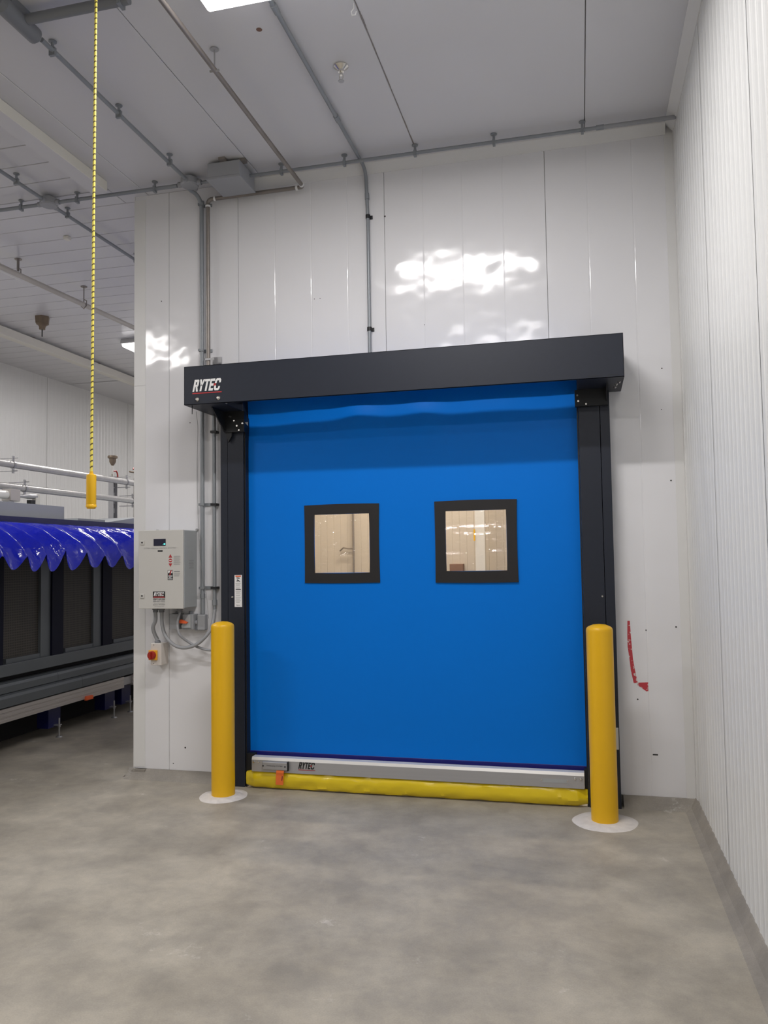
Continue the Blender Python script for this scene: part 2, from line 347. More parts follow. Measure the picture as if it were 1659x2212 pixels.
# screw holes and scuffs on the partition
holes = MB()
for (hx, hz, hr) in [(-2.62, 2.44, .004), (-2.84, 3.32, .004), (.50, 2.6, .004), (.53, 1.92, .005), (.49, 2.35, .003), (-1.66, 3.23, .003), (-1.70, 3.23, .003), (.53, 1.05, .005), (.36, 1.03, .004), (.30, .62, .005), (-2.75, .10, .004), (-2.66, .21, .006), (-2.42, .31, .003), (-1.203, 3.74, .006), (-.95, 2.99, .003)]:
    holes.lathe([(.0001, -.0006), (hr, -.0006), (hr, 0)], (hx, 0, hz), 8, 'y')
holes.box(.375, .405, -.0006, 0, .295, .303)
h_ = holes.build('screw_hole', 'mark', wb); h_['kind'] = 'stuff'
# curb under the panels
def curb(name, pts, a, lo, hi, lb): return struct(MB().prism(pts, a, lo, hi).build(name, 'curb'), lb)
curb('baseboard_back', [(-.012, ZC), (.012, ZC), (.012, 0), (-.085, 0), (-.04, .028)], 0, XE-.03, -2.36, 'grey concrete curb under the partition, left of the door')
bb2 = curb('baseboard_corner', [(-.012, ZC), (.012, ZC), (.012, 0), (-.085, 0), (-.04, .028)], 0, .20, XR, 'grey concrete curb under the wall, right of the door')
curb('baseboard_end', [(XE+.01, ZC), (XE+.1, ZC), (XE+.1, 0), (XE-.07, 0), (XE-.03, .025)], 1, -.03, 12, 'concrete curb along the end of the partition')
curb('baseboard_right', [(XR-.008, ZC+.006), (XR+.05, ZC+.006), (XR+.05, 0), (XR-.075, 0), (XR-.04, .018)], 1, -12, 0, 'concrete curb below the ribbed right wall')
# cove trims at the ceiling
struct(MB().prism([(0, H), (0, H-.062), (-.006, H-.062), (-.047, H-.006), (-.047, H)], 0, -2.20, XR-.05).build('trim_1', 'trim'), 'white cove trim where the partition meets the ceiling')
struct(MB().prism([(XR, H), (XR, H-.056), (XR-.006, H-.056), (XR-.052, H-.006), (XR-.052, H)], 1, -12, -.02).build('trim_2', 'trim'), 'cove trim along the top of the ribbed wall')
# ribbed walls
def ribbed(name_wall, x, sgn, y_hi, y_lo, material, lb, depth=.0026):
    wall = struct(B(min(x, x+sgn*.15), max(x, x+sgn*.15), y_lo, y_hi, 0, H).build(name_wall, 'core'), lb)
    pitch = .0865; w = pitch*12; mb = MB(); pts = []
    for k in range(12):
        b0 = k*pitch; pts += [(b0+.004, 0), (b0+.034, .0), (b0+.042, depth), (b0+.058, depth), (b0+.066, 0), (b0+pitch-.004, .0), (b0+pitch-.001, depth*.4)]
    pts = [(p[0], p[1]) for p in pts]; pts[-1] = (w-.003, 0); pts = [(0.003, -.001)]+pts
    base = .003
    vs = [(-sgn*(base+d), -yy, ZC) for yy, d in pts]+[(-sgn*(base+d), -yy, H) for yy, d in pts]; n = len(pts)
    mb.add(vs, [(i, i+1, n+i+1, n+i) for i in range(n-1)])
    mb.add([(-sgn*(base+d), -yy, ZC) for yy, d in pts]+[(0, -pts[-1][0], ZC), (0, -pts[0][0], ZC)], [tuple(range(n+2))])
    first = mb.build('panel', material, wall); y = y_hi; first.location = (x, y, 0); y -= w
    while y > y_lo+.2: piece(first, 'panel', wall, (x, y, 0)); y -= w
    return wall
ribbed('wall_right', XR+.003, 1, -.004, -12, 'ribbed', 'white finely ribbed right wall')
ribbed('wall_left', XL, -1, 12, -12, 'far_ribbed', 'white ribbed far left wall', .003)
struct(B(XL-.15, XR+.15, -12.2, -12, 0, H).build('wall_front', 'core')); struct(B(XL-.15, XR+.15, 12, 12.2, 0, H).build('wall_rear', 'trim'))
# boxed beam under the ceiling
bmz = .07
beam = struct(MB().box(-3.222, -3.105, -12, -.267, H-bmz, H-.001).build('trim_3', 'ceiling'), 'cream boxed beam under the ceiling left of the rope')
B(-3.105, -3.103, -12, -.267, H-bmz, H-.002).build('side_face', 'beam_face', beam)
# thin white sealant line beside the beam
struct(B(-2.943, -2.938, -12, -.10, H-.0015, H).build('trim_4', 'white'), 'thin white sealant line on the ceiling')
# room behind the door
rb = struct(B(XE+.15, XR, 3.0, 3.1, 0, H).build('wall_room_behind', 'core'), 'beige panelled wall of the room behind the door'); rb.name = 'wall_behind'
pw = MB().prism([(.0003, 0), (.0003, -.012), (.003, -.014), (.071, -.014), (.0737, -.012), (.0737, 0)], 2, ZC, H).build('plank', 'warmwall', rb); pw.location = (XE+.155, 3.0, 0)
for k in range(1, 47): piece(pw, 'plank', rb, (XE+.155+k*.074, 3.0, 0))
struct(B(XE+.15, XE+.154, .15, 3.0, 0, H).build('wall_behind_left', 'warmwall'))
struct(B(XR-.02, XR, .15, 3.0, 0, H).build('wall_behind_right', 'warmwall'))

# ================================================================ CEILING LAMPS
def lamp(name, x0, x1, y0, y1, label, warm=False, z=H, group='enclosed ceiling lamps'):
    t = thing(name, label, 'ceiling light', group)
    MB().prism([(y0+.02, z-.001), (y1-.02, z-.001), (y1, z-.045), (y1, z-.06), (y0, z-.06), (y0, z-.045)], 0, x0, x1).build('housing', 'housing', t)
    MB().prism([(y0+.005, z-.061), (y1-.005, z-.061), (y1-.012, z-.085), (y1-.035, z-.095), (y0+.035, z-.095), (y0+.012, z-.085)], 0, x0+.02, x1-.02).build('diffuser', 'diffuser_warm' if warm else 'diffuser', t)
    ld = bpy.data.lights.new('tube_light', 'AREA'); ld.shape = 'RECTANGLE'; ld.size = x1-x0-.08; ld.size_y = .09; ld.energy = WATT*(1.6 if warm else (1.25 if y0 > -2.1 and x0 > -2 else 1.2 if x0 < -3 else .85))
    ld.color = (1, .90, .78) if warm else LAMP_COL
    lo = bpy.data.objects.new('tube_light', ld); COL.objects.link(lo); lo.parent = t; lo.location = ((x0+x1)/2, (y0+y1)/2, z-.099)
    return t
lamp('ceiling_lamp', -1.615, -.285, -2.035, -1.75, 'bright enclosed lamp on the ceiling cut by the top edge of the photo')
lamp('ceiling_lamp', -5.22, -3.9, 3.25, 3.58, 'bright lamp hung behind the edge of the partition in the left bay')
for (a, b, lb) in ((-1.60, -4.35, 'enclosed ceiling lamp in the second row from the door, right-hand line'), (-1.60, -8.4, 'added unseen lamp furthest back in the right-hand line'), (-5.72, -3.3, 'enclosed ceiling lamp in the second row, left-hand line'),
        (-5.85, -8.4, 'added unseen lamp furthest back in the left-hand line'), (-6.1, .1, 'enclosed ceiling lamp over the blue machine, just outside the left edge'), (-5.2, 7, 'added unseen lamp deep in the left bay behind the partition')):
    lamp('ceiling_lamp', a, a+1.32, b-.17, b+.17, lb)  # lamps furthest back and deep in the bay are unseen, added for fill
lamp('ceiling_lamp', -2.0, -.7, 1.0, 1.3, 'warm ceiling lamp in the room behind the blue door', True)
lamp('ceiling_lamp', -2.0, -.7, 2.1, 2.4, 'warm ceiling lamp at the far end of the room behind the door', True)

# ================================================================ ROLL-UP DOOR
door = thing('roll_up_door', 'blue vinyl high-speed roll-up door in charcoal frame with two square windows', 'door', kind='thing')
# hood
HX0, HX1, HY, HZ0, HZ1 = -2.437, .258, -.43, 2.475, 2.722
hood = MB(); t_ = .003
hood.box(HX0, HX1, HY, HY+t_, HZ0, HZ1)                       # front
hood.box(HX0, HX1, HY, HY+.018, HZ1-t_, HZ1)                  # folded lip, the hood is open above the roll
hood.box(HX0, HX0+t_, HY, -.002, HZ0, HZ1); hood.box(HX1-t_, HX1, HY, -.002, HZ0, HZ1)
hood.box(HX0, -2.172, HY, -.002, HZ0, HZ0+t_); hood.box(.0, HX1, HY, -.002, HZ0, HZ0+t_)   # end soffits
hood.box(-2.172, 0, HY, HY+.02, HZ0, HZ0+t_)
hood.build('hood', 'dark', door); hd = bpy.data.objects['hood']
logo('logo', -2.378, -2.176, 2.557, 2.633, HY-.001, 'white', 'red', hd)
for bx in (-2.345, -2.200): lab(MB().lathe([(.0001, -.012), (.006, -.012), (.013, -.006), (.015, 0)], (bx, HY, 2.507), 18, 'y').build('bolt', 'bolt', hd), 'chrome bolt head')
for x0, x1, z in ((-2.375, -2.30, 2.487), (-2.265, -2.20, 2.483), (.06, .14, 2.487), (.168, .225, 2.487)): B(x0, x1, HY-.0008, HY, z, z+.003).build('slot', 'darker', hd)
MB().tube([(-2.395, -.40, 2.475), (-2.396, -.40, 2.42)], .003, 6).build('cord_stub', 'rubber', hd)
# roll inside the hood and curtain
MB().lathe([(.0001, -2.165), (.078, -2.165), (.078, -.005), (.0001, -.005)], (0, -.135, 2.655), 32, 'x').build('roll', 'blue', door)
# frames and their head brackets
def side_frame(x0, seam, x1, inner):
    # main channel and cover
    o = MB().bbox(min(seam, inner)+.001, max(seam, inner)-.001, -.10, -.002, 0, 2.70, .002).build('side_frame', 'dark', door)
    a, b = (x0, seam) if inner != x0 else (seam, x1)
    return o
sf1 = side_frame(0, -2.293, 0, -2.177); MB().bbox(-2.345, -2.295, -.097, -.002, 0, 2.47, .002).build('cover_strip', 'dark', sf1)
sf2 = side_frame(0, .128, 0, .003); MB().bbox(.130, .185, -.097, -.002, 0, 2.47, .002).build('cover_strip', 'dark', sf2)
B(-2.176, -2.168, -.088, -.01, .0, 2.44).build('guide_strip', 'darker', sf1); B(-.006, .002, -.088, -.01, .0, 2.44).build('guide_strip', 'darker', sf2)
for bx, par in ((-2.262, sf1), (.112, sf2)): MB().lathe([(.0001, -.006), (.005, -.006), (.008, 0)], (bx, -.10, 1.237), 10, 'y').build('bolt', 'bolt', par)
MB().lathe([(.0001, -.006), (.005, -.006), (.008, 0)], (-2.262, -.10, .05), 10, 'y').build('bolt', 'bolt', sf1)
# bracket at the top of the left frame: plate with a pointed gusset
br = MB().prism([(-.33, 2.474), (-.10, 2.474), (-.10, 2.33), (-.14, 2.34)], 0, -2.30, -2.292).box(-2.30, -2.155, -.135, -.101, 2.335, 2.474).prism([(-2.34, 2.474), (-2.25, 2.474), (-2.25, 2.31), (-2.275, 2.27)], 1, -.125, -.11).build('head_bracket', 'darker', door)
br2 = MB().box(-.015, .175, -.135, -.101, 2.375, 2.474).prism([(-.30, 2.474), (-.10, 2.474), (-.10, 2.38)], 0, .165, .172).build('head_bracket', 'darker', door)
for (px, py, pz, par) in ((-2.255, -.14, 2.44, br), (-2.225, -.137, 2.41, br), (-2.205, -.137, 2.375, br), (-2.165, -.137, 2.39, br), (-2.19, -.137, 2.345, br), (.0, -.137, 2.44, br2), (.005, -.137, 2.405, br2), (.05, -.137, 2.385, br2), (.222, -.24, 2.474, br2), (.218, -.16, 2.474, br2), (.235, -.3, 2.474, br2)):
    MB().lathe([(.0001, -.006), (.006, -.006), (.009, .006)], (px, py, pz), 8, 'y').build('bolt', 'bolt', par)
MB().prism([(-2.16, 2.40), (-2.135, 2.40), (-2.135, 2.375)], 1, -.12, -.118).build('wear_tab', 'alu', br)
lab(MB().bbox(.158, .180, -.112, -.099, .345, .47, .002).build('latch_bracket', 'beige', sf2), 'small beige bracket low on the right frame')
# warning label on the left frame
lb_ = MB().box(-2.245, -2.192, -.1012, -.1001, 1.172, 1.383).build('warning_label', 'white', sf1); lab(lb_, 'white warning label with orange head')
yl = -.1016; ql = MB().box(-2.238, -2.199, yl, -.1012, 1.371, 1.379); ql.build('label_header', 'orangep', sf1)
pic = MB()
def stroke(mb, pts, wd, y):
    for (a, b), (c, d) in zip(pts[:-1], pts[1:]):
        dx, dz = c-a, d-b; l = math.hypot(dx, dz); nx, nz = -dz/l*wd/2, dx/l*wd/2
        mb.add([(a+nx, y, b+nz), (c+nx, y, d+nz), (c-nx, y, d-nz), (a-nx, y, b-nz)], [(0, 1, 2, 3)])
stroke(pic, [(-2.231, 1.364), (-2.208, 1.362)], .006, yl); stroke(pic, [(-2.228, 1.352), (-2.215, 1.348), (-2.222, 1.338)], .005, yl); stroke(pic, [(-2.215, 1.348), (-2.206, 1.337)], .004, yl); stroke(pic, [(-2.222, 1.348), (-2.231, 1.341)], .004, yl)
for z in (1.285,): pic.box(-2.237, -2.200, yl, -.1012, z, z+.005)
pp_ = pic.build('label_print', 'ink', sf1); pp_['kind'] = 'stuff'
lt = MB()
for i, z in enumerate([1.327, 1.321, 1.315, 1.309, 1.299, 1.293, 1.275, 1.269, 1.263, 1.257, 1.249, 1.243, 1.235, 1.229, 1.221, 1.215, 1.207, 1.201]): lt.box(-2.238+.002*(i % 3), -2.200-.004*((i*7) % 3), yl, -.1012, z, z+.0018)
lt = lt.build('label_text', 'inkgrey', sf1); lt['kind'] = 'stuff'
text_mesh('label_print', 'Rytec', .012, 'ink', sf1, (-2.2185, yl-.0001, 1.180), shear=.3, align='CENTER')
# curtain
YC = -.034
W1 = (-1.772, -1.262, 1.325, 1.835); W2 = (-.900, -.382, 1.322, 1.835)      # outer frame of the windows
I1 = (-1.704, -1.330, 1.391, 1.772); I2 = (-.830, -.450, 1.395, 1.772)      # panes
def cur_y(z, x=0):
    """slack fold below the roll, then straight down between the guides"""
    top = math.exp(-((z-2.40)/.10)**2)
    hump = .022*math.exp(-((x+1.40)/.13)**2)+.020*math.exp(-((x+.96)/.13)**2)-.022*math.exp(-((x+2.0)/.22)**2)+.004*math.sin(x*9)
    return YC-hump*top+.003*math.sin(x*2.2+z*1.3)
zs = sorted(set([.222, .5, .8, 1.1, I1[2], I1[3], I2[2], 1.6, 1.9, 2.1, 2.2]+[2.24+.02*i for i in range(22)]+[2.69]))
xsn = sorted(set([-2.172+2.17*i/56 for i in range(57)]+[I1[0], I1[1], I2[0], I2[1]]))
mb = MB(); vs = [(x, cur_y(z, x), z) for z in zs for x in xsn]; nx_ = len(xsn); fs = []
for i in range(len(zs)-1):
    for j in range(nx_-1):
        cx_, cz_ = (xsn[j]+xsn[j+1])/2, (zs[i]+zs[i+1])/2
        if I1[0] < cx_ < I1[1] and I1[2] < cz_ < I1[3]: continue
        if I2[0] < cx_ < I2[1] and I2[2] < cz_ < I2[3]: continue
        fs.append((i*nx_+j, i*nx_+j+1, (i+1)*nx_+j+1, (i+1)*nx_+j))
mb.add(vs, fs, True); cur = mb.build('curtain', 'blue', door)
B(-2.172, -.002, YC-.006, YC+.004, .195, .2215).build('hem_band', 'navy', cur)
def vision(W, I, lbl):
    # black border that bows slightly, with a puckered pane
    w_ = MB(); n = 10; yb = YC-.009
    def bow(t, a): return a*math.sin(PI*t)
    out = []; inn = []
    for k in range(n): t = k/n; out.append((W[0]+(W[1]-W[0])*t, W[3]+bow(t, .004))); inn.append((I[0]+(I[1]-I[0])*t, I[3]+bow(t, .002)))
    for k in range(n): t = k/n; out.append((W[1]-bow(t, .004), W[3]-(W[3]-W[2])*t)); inn.append((I[1]+bow(t, .003), I[3]-(I[3]-I[2])*t))
    for k in range(n): t = k/n; out.append((W[1]-(W[1]-W[0])*t, W[2]-bow(t, .003))); inn.append((I[1]-(I[1]-I[0])*t, I[2]-bow(t, .004)))
    for k in range(n): t = k/n; out.append((W[0]+bow(t, .002), W[2]+(W[3]-W[2])*t)); inn.append((I[0]+bow(t, -.002), I[2]+(I[3]-I[2])*t))
    m_ = len(out)
    V = [(p[0], yb, p[1]) for p in out]+[(p[0], yb, p[1]) for p in inn]+[(p[0], YC+.006, p[1]) for p in out]+[(p[0], YC+.006, p[1]) for p in inn]
    F = []
    for i in range(m_):
        j = (i+1) % m_; F += [(i, j, m_+j, m_+i), (2*m_+i, 3*m_+i, 3*m_+j, 2*m_+j), (i, 2*m_+i, 2*m_+j, j), (m_+i, m_+j, 3*m_+j, 3*m_+i)]
    w_.add(V, F); o = lab(w_.build('window_frame', 'black', door), lbl)
    return o
wf1 = vision(W1, I1, 'black border of the left window'); wf2 = vision(W2, I2, 'black border of the right window')
def pane(I, f, par):
    n = 60; mb = MB(); vs = []
    for i in range(n+1):
        for j in range(n+1):
            u, v = j/n, i/n; vs.append((I[0]-.004+(I[1]-I[0]+.008)*u, YC-.002+f(u, v), I[2]-.006+(I[3]-I[2]+.010)*v))
    mb.add(vs, [(i*(n+1)+j, i*(n+1)+j+1, (i+1)*(n+1)+j+1, (i+1)*(n+1)+j) for i in range(n) for j in range(n)], True)
    return mb.build('pane', 'clear', par)
def gs(t, c, s): return math.exp(-((t-c)/s)**2)
pane(I1, lambda u, v: -.004*gs(v, .34+.05*math.sin(u*9), .03)*gs(u, .6, .18)-.003*gs(u, .72, .012)+.0025*noise.noise(Vector((u*3, v*3, 1))), wf1)
pane(I2, lambda u, v: -.0085*gs(v, .71-.02*(2*u-1)**2, .030)-.0085*gs(v, .58+.085*(2*u-1)**2, .032)-.008*gs(v, .27+.04*u, .032)*(1-gs(u, .5, .3))-.006*gs(u, .97, .05)-.006*gs(v, .97, .04)*u+.0025*noise.noise(Vector((u*3, v*3, 5))), wf2)
# bottom bar
bar = MB().prism([(-.128, .113), (-.128, .186), (-.120, .203), (-.070, .203), (-.070, .113)], 0, -2.118, -.022).build('bottom_bar', 'alu', door)
MB().prism([(-.1285, .187), (-.1205, .2045), (-.070, .2045), (-.070, .203), (-.120, .2032), (-.1281, .1868)], 0, -2.118, -.022).build('bar_lip', 'alu_white', bar)
B(-2.168, -2.119, -.085, -.04, .075, .215).build('end_block', 'darker', bar); B(-.021, -.003, -.085, -.04, .04, .215).build('end_block', 'darker', bar)
for bx, bz in ((-2.104, .173), (-2.070, .174), (-.075, .168), (-.041, .168)): MB().lathe([(.0001, -.006), (.005, -.006), (.0085, 0)], (bx, -.128, bz), 12, 'y').build('bolt', 'bolt', bar)
sen = lab(BB(-2.040, -1.862, -.150, -.1285, .131, .184, .006).build('wireless_sensor', 'strut', bar), 'grey box with rounded edge, clamped on the bar')
B(-1.868, -1.860, -.1495, -.1285, .129, .186).build('sensor_edge', 'darker', bar)
text_mesh('sensor_text', 'WIRELESS SYSTEM', .009, 'ink', bar, (-1.952, -.1512, .156), align='CENTER', width=.11)
for bx in (-2.030, -1.880): MB().lathe([(.0001, -.152), (.005, -.152), (.005, -.149)], (bx, 0, .157), 8, 'y').build('sensor_screw', 'darker', bar)
logo('logo', -1.798, -1.684, .144, .186, -.1292, 'ink', 'red', bar)
B(-.262, -.122, -.1292, -.128, .140, .162).build('name_plate', 'mbox', bar)
for bx in (-.268, -.118): MB().lathe([(.0001, -.003), (.004, -.003), (.004, 0)], (bx, -.128, .153), 8, 'y').build('rivet', 'bolt', bar)
# loose yellow tube seal
mb = MB(); n = 20; L_ = 220; vs = []
for i in range(L_+1):
    t = i/L_; x = -2.166+2.162*t
    edge = min(1, min(t, 1-t)/.028); ry = .040*(.55+.45*edge); rz = .055*(.75+.25*edge)
    for k in range(n):
        a = 2*PI*k/n; d = (.35-abs(noise.noise(Vector((x*7, math.cos(a)*1.3+x*2, math.sin(a)*1.3)))))*.009+noise.noise(Vector((x*16, math.cos(a)*2, math.sin(a)*2+3)))*.002+noise.noise(Vector((x*2.4, math.cos(a), math.sin(a)*1.5+4)))*.006
        sq = 1/max(abs(math.cos(a)), abs(math.sin(a)))**.35
        yy = -.088+(ry+d)*math.cos(a)*sq; zz = .060+(rz+d*.6)*math.sin(a)*sq
        vs.append((x, yy, max(.004, min(.121, zz))))
mb.add(vs, [(i*n+k, i*n+(k+1) % n, (i+1)*n+(k+1) % n, (i+1)*n+k) for i in range(L_) for k in range(n)], True)
mb.add([vs[k] for k in range(n)], [tuple(range(n))]); mb.add([vs[L_*n+k] for k in range(n)], [tuple(range(n))])
seal = lab(mb.build('bottom_seal', 'yvinyl', door), 'creased yellow vinyl tube along the floor')
tp = MB(); tpts = [(-.1515, .133), (-.1515, .118), (-.146, .100), (-.142, .060), (-.139, .038)]
for i, (a, b) in enumerate(zip(tpts[:-1], tpts[1:])):
    o1 = -.003*i; o2 = -.003*(i+1)
    tp.add([(-1.938+o1, a[0], a[1]), (-1.886+o1, a[0], a[1]), (-1.886+o2, b[0], b[1]), (-1.938+o2, b[0], b[1])], [(0, 1, 2, 3)])
lab(tp.build('tape_strip', 'orange', seal), 'strip of orange tape'); s_ = MB(); stroke(s_, [(-1.900, .098), (-1.904, .068)], .004, -.1475); s_.build('tape_mark', 'ink', seal)

# ================================================================ BOLLARDS
def bollard(x, y, label, r=.0735, h=1.085, ring=.16):
    t = thing('bollard', label, 'bollard', 'yellow bollards at the sides of the door')
    t.location = (x, y, 0)
    MB().lathe([(r, .0), (r, h-.028), (r*.985, h-.018), (r*.93, h-.010), (r*.80, h-.003), (r*.5, h+.006), (.0001, h+.010)], n=48).build('sleeve', 'yplastic', t)
    mb = MB(); n = 48; pr = [(r-.004, .012), (r+.03, .012), (.75, .008), (1, .0015), (1.02, -.001)]; vs = []
    for i, (q, z) in enumerate(pr):
        for k in range(n):
            a = 2*PI*k/n; R = ring*(1+.06*noise.noise(Vector((math.cos(a)*1.6+x, math.sin(a)*1.6, 2)))+.02*math.cos(2*a+x))
            rr_ = q if i < 2 else q*R
            vs.append((rr_*math.cos(a), rr_*math.sin(a), z+.0015*noise.noise(Vector((math.cos(a)*4, math.sin(a)*4, i)))*(i < 4)))
    mb.add(vs, [(i*n+k, i*n+(k+1) % n, (i+1)*n+(k+1) % n, (i+1)*n+k) for i in range(len(pr)-1) for k in range(n)], True)
    lab(mb.build('grout_ring', 'grout', t), 'rough white grout ring on the floor')
    return t
bollard(-2.2353, -.3056, 'yellow bollard in front of the left door frame, below the control box', ring=.150)
bollard(.0847, -.3426, 'yellow bollard in front of the right door frame, beside the ribbed wall', ring=.172)

# ================================================================ CONTROL ENCLOSURE AND SWITCHES
en = thing('control_box', 'light grey door control box with small dark display beside the door', 'control panel')
EX0, EX1, EZ0, EZ1, EY = -2.898, -2.568, 1.166, 1.690, -.20
BB(EX0+.004, EX1-.0, EY+.018, -.002, EZ0+.002, EZ1-.002, .004).build('body', 'mbox', en)
for a in ((EX1+.002, EZ1+.004), (EX0+.03, EZ1+.004)): MB().lathe([(.0001, -.012), (.009, -.012), (.009, 0)], (a[0], 0, a[1]), 10, 'y').build('mount_lug', 'strut', en)
dr = BB(EX0, EX1, EY, EY+.016, EZ0, EZ1, .003).build('door', 'beige', en)
yp = EY-.0008
for lz in (1.609, 1.252):
    BB(-2.882, -2.853, EY-.006, EY, lz-.016, lz+.014, .002).build('lock_plate', 'beige', dr)
    MB().lathe([(.0001, -.008), (.0055, -.008), (.006, -.004)], (-2.868, EY, lz), 12, 'y').build('lock', 'ink', dr)
B(-2.784, -2.695, EY-.002, EY, 1.585, 1.632).build('display', 'screen', dr)
lab(B(-2.709, -2.697, EY-.0026, EY-.002, 1.592, 1.601).box(-2.716, -2.713, EY-.0026, EY-.002, 1.592, 1.594).build('display_digit', 'led', dr), 'small lit cyan figure on the display')
text_mesh('panel_text', 'SYSTEM 4 DRIVE & CONTROL BY RYTEC', .012, 'inkgrey', dr, (-2.738, yp, 1.565), align='CENTER', width=.235)
B(-2.754, -2.718, yp, EY, 1.546, 1.556).build('panel_label', 'ink', dr)
tri = MB().add([(-2.674, yp, 1.505), (-2.647, yp, 1.505), (-2.6605, yp, 1.529)], [(0, 1, 2)]).add([(-2.674, yp, 1.467), (-2.647, yp, 1.467), (-2.6605, yp, 1.443)], [(0, 1, 2)])
tri.lathe([(.0001, -.0008), (.0125, -.0008)], (-2.6605, EY, 1.486), 20, 'y').build('arrow_print', 'red', dr)
B(-2.669, -2.652, EY-.0012, EY-.0008, 1.4835, 1.4885).build('arrow_print', 'white', dr)
g = MB()
for i in range(9): g.box(-2.637, -2.587-.004*((i*5) % 3), yp, EY, 1.508-.0062*i, 1.5098-.0062*i)
for i in range(3): g.box(-2.634, -2.590-.004*i, yp, EY, 1.398-.008*i, 1.401-.008*i)
gg = g.build('fine_print', 'inkgrey', dr); gg['kind'] = 'stuff'; B(-2.634, -2.592, yp, EY, 1.409, 1.4165).build('fine_print', 'inkgrey', dr); B(-2.637, -2.590, yp, EY, 1.513, 1.516).build('fine_print', 'inkgrey', dr)
B(-2.680, -2.643, yp, EY, 1.357, 1.422).build('caution_sticker', 'ink', dr); yq = yp-.0004
MB().add([(-2.677, yq, 1.403), (-2.669, yq, 1.403), (-2.660, yq, 1.4195), (-2.677, yq, 1.4195)], [(0, 1, 2, 3)]).add([(-2.656, yq, 1.403), (-2.646, yq, 1.403), (-2.646, yq, 1.4195), (-2.650, yq, 1.4195)], [(0, 1, 2, 3)]).box(-2.677, -2.646, yq, yp, 1.381, 1.3855).box(-2.677, -2.646, yq, yp, 1.3615, 1.3665).build('caution_print', 'white', dr)
MB().add([(-2.669, yq-.0002, 1.386), (-2.662, yq-.0002, 1.386), (-2.650, yq-.0002, 1.421), (-2.659, yq-.0002, 1.421)], [(0, 1, 2, 3)]).build('caution_slash', 'red', dr)
text_mesh('caution_print', 'HOT', .0095, 'white', dr, (-2.6615, yq, 1.3705), shear=.3, align='CENTER', bold=.0004)
B(-2.790, -2.699, yp, EY, 1.238, 1.281).build('maker_plate', 'ink', dr)
logo('logo', -2.783, -2.706, 1.250, 1.275, yq, 'white', 'red', dr)
B(-2.788, -2.701, yq, yp, 1.2385, 1.2425).build('plate_rule', 'red', dr)
text_mesh('maker_text', 'OPENS TO NEW IDEAS', .011, 'ink', dr, (-2.744, yp, 1.2265), align='CENTER', width=.09, bold=.0004)
text_mesh('maker_text', '888-467-9832', .018, 'inkgrey', dr, (-2.744, yp, 1.2105), align='CENTER', width=.088, bold=.0005)
text_mesh('maker_text', 'Rytec Corporation', .009, 'inkgrey', dr, (-2.744, yp, 1.2005), align='CENTER', width=.075)
text_mesh('maker_text', 'Jackson, WI 53037', .010, 'ink', dr, (-2.744, yp, 1.190), align='CENTER', width=.088)
text_mesh('maker_text', 'www.rytecdoors.com', .009, 'inkgrey', dr, (-2.744, yp, 1.179), align='CENTER', width=.07)
g = MB()
for i, z in enumerate([1.482, 1.472, 1.465, 1.458, 1.451, 1.438, 1.431]): g.box(EX1+.0001, EX1+.0006, -.12+.006*(i % 2), -.05-.004*(i % 3), z, z+.003)
g.build('side_print', 'inkgrey', en)
# glands under the box
for gx in (-2.834, -2.787, -2.651): MB().lathe([(.0001, .0), (.022, .0), (.022, -.016), (.017, -.020), (.017, -.034), (.0001, -.034)], (gx, -.09, EZ0+.003), 14).build('gland', 'pvcdark', en)
# flexible cables
def cable(name, pts, r, m, label, n=10, smooth_n=10):
    P_ = [Vector(p) for p in pts]; out = []
    for i in range(len(P_)-1):
        a, b, c, d = P_[max(i-1, 0)], P_[i], P_[i+1], P_[min(i+2, len(P_)-1)]
        for k in range(smooth_n):
            t = k/smooth_n; out.append(.5*((2*b)+(c-a)*t+(2*a-5*b+4*c-d)*t*t+(3*b-a-3*c+d)*t*t*t))
    out.append(P_[-1]); return tag(MB().tube(out, r, n).build(name, m), label, 'cable')
cable('flexible_conduit', [(-2.834, -.09, 1.134), (-2.834, -.09, 1.08), (-2.855, -.085, 1.033), (-2.851, -.075, .99), (-2.836, -.06, .945)], .013, 'pvc', 'short grey flexible conduit from the control box to the red isolator switch')
cable('flexible_conduit', [(-2.787, -.09, 1.134), (-2.783, -.09, 1.048), (-2.755, -.09, .97), (-2.693, -.09, .914), (-2.617, -.09, .897), (-2.532, -.09, .919), (-2.466, -.08, .973), (-2.432, -.06, 1.035), (-2.425, -.04, 1.10), (-2.4225, -.032, 1.148)], .012, 'pvc', 'thick grey flexible conduit looping below the box up to the right riser')
cable('flexible_conduit', [(-2.651, -.09, 1.134), (-2.651, -.122, 1.06), (-2.634, -.122, .987), (-2.59, -.075, .931), (-2.522, -.06, .895), (-2.447, -.06, .880), (-2.37, -.06, .893)], .0085, 'pvc', 'thin grey flexible conduit running behind the left bollard to the door frame')
# isolator switch
sw = thing('isolator_switch', 'beige box with red rotary isolator on a yellow plate, low on wall', 'switch')
BB(-2.866, -2.786, -.098, -.001, .778, .924, .003).build('box', 'beige_in', sw)
BB(-2.876, -2.812, -.110, -.098, .812, .880, .003).build('yellow_plate', 'yknob', sw)
kb = MB().lathe([(.028, -.108), (.028, -.128), (.025, -.133), (.0001, -.134)], (-2.846, 0, .846), 24, 'y').box(-2.852, -2.840, -.146, -.130, .822, .870).build('knob', 'rednob', sw)
for z in (.790, .914): MB().lathe([(.0001, -.0995), (.003, -.0995), (.003, -.098)], (-2.842, 0, z), 8, 'y').build('screw', 'mark', sw)
MB().lathe([(.0001, .0), (.020, .0), (.020, .014), (.015, .02)], (-2.836, -.058, .922), 14).build('gland', 'pvcdark', sw); bpy.data.objects['gland'].name = 'gland'
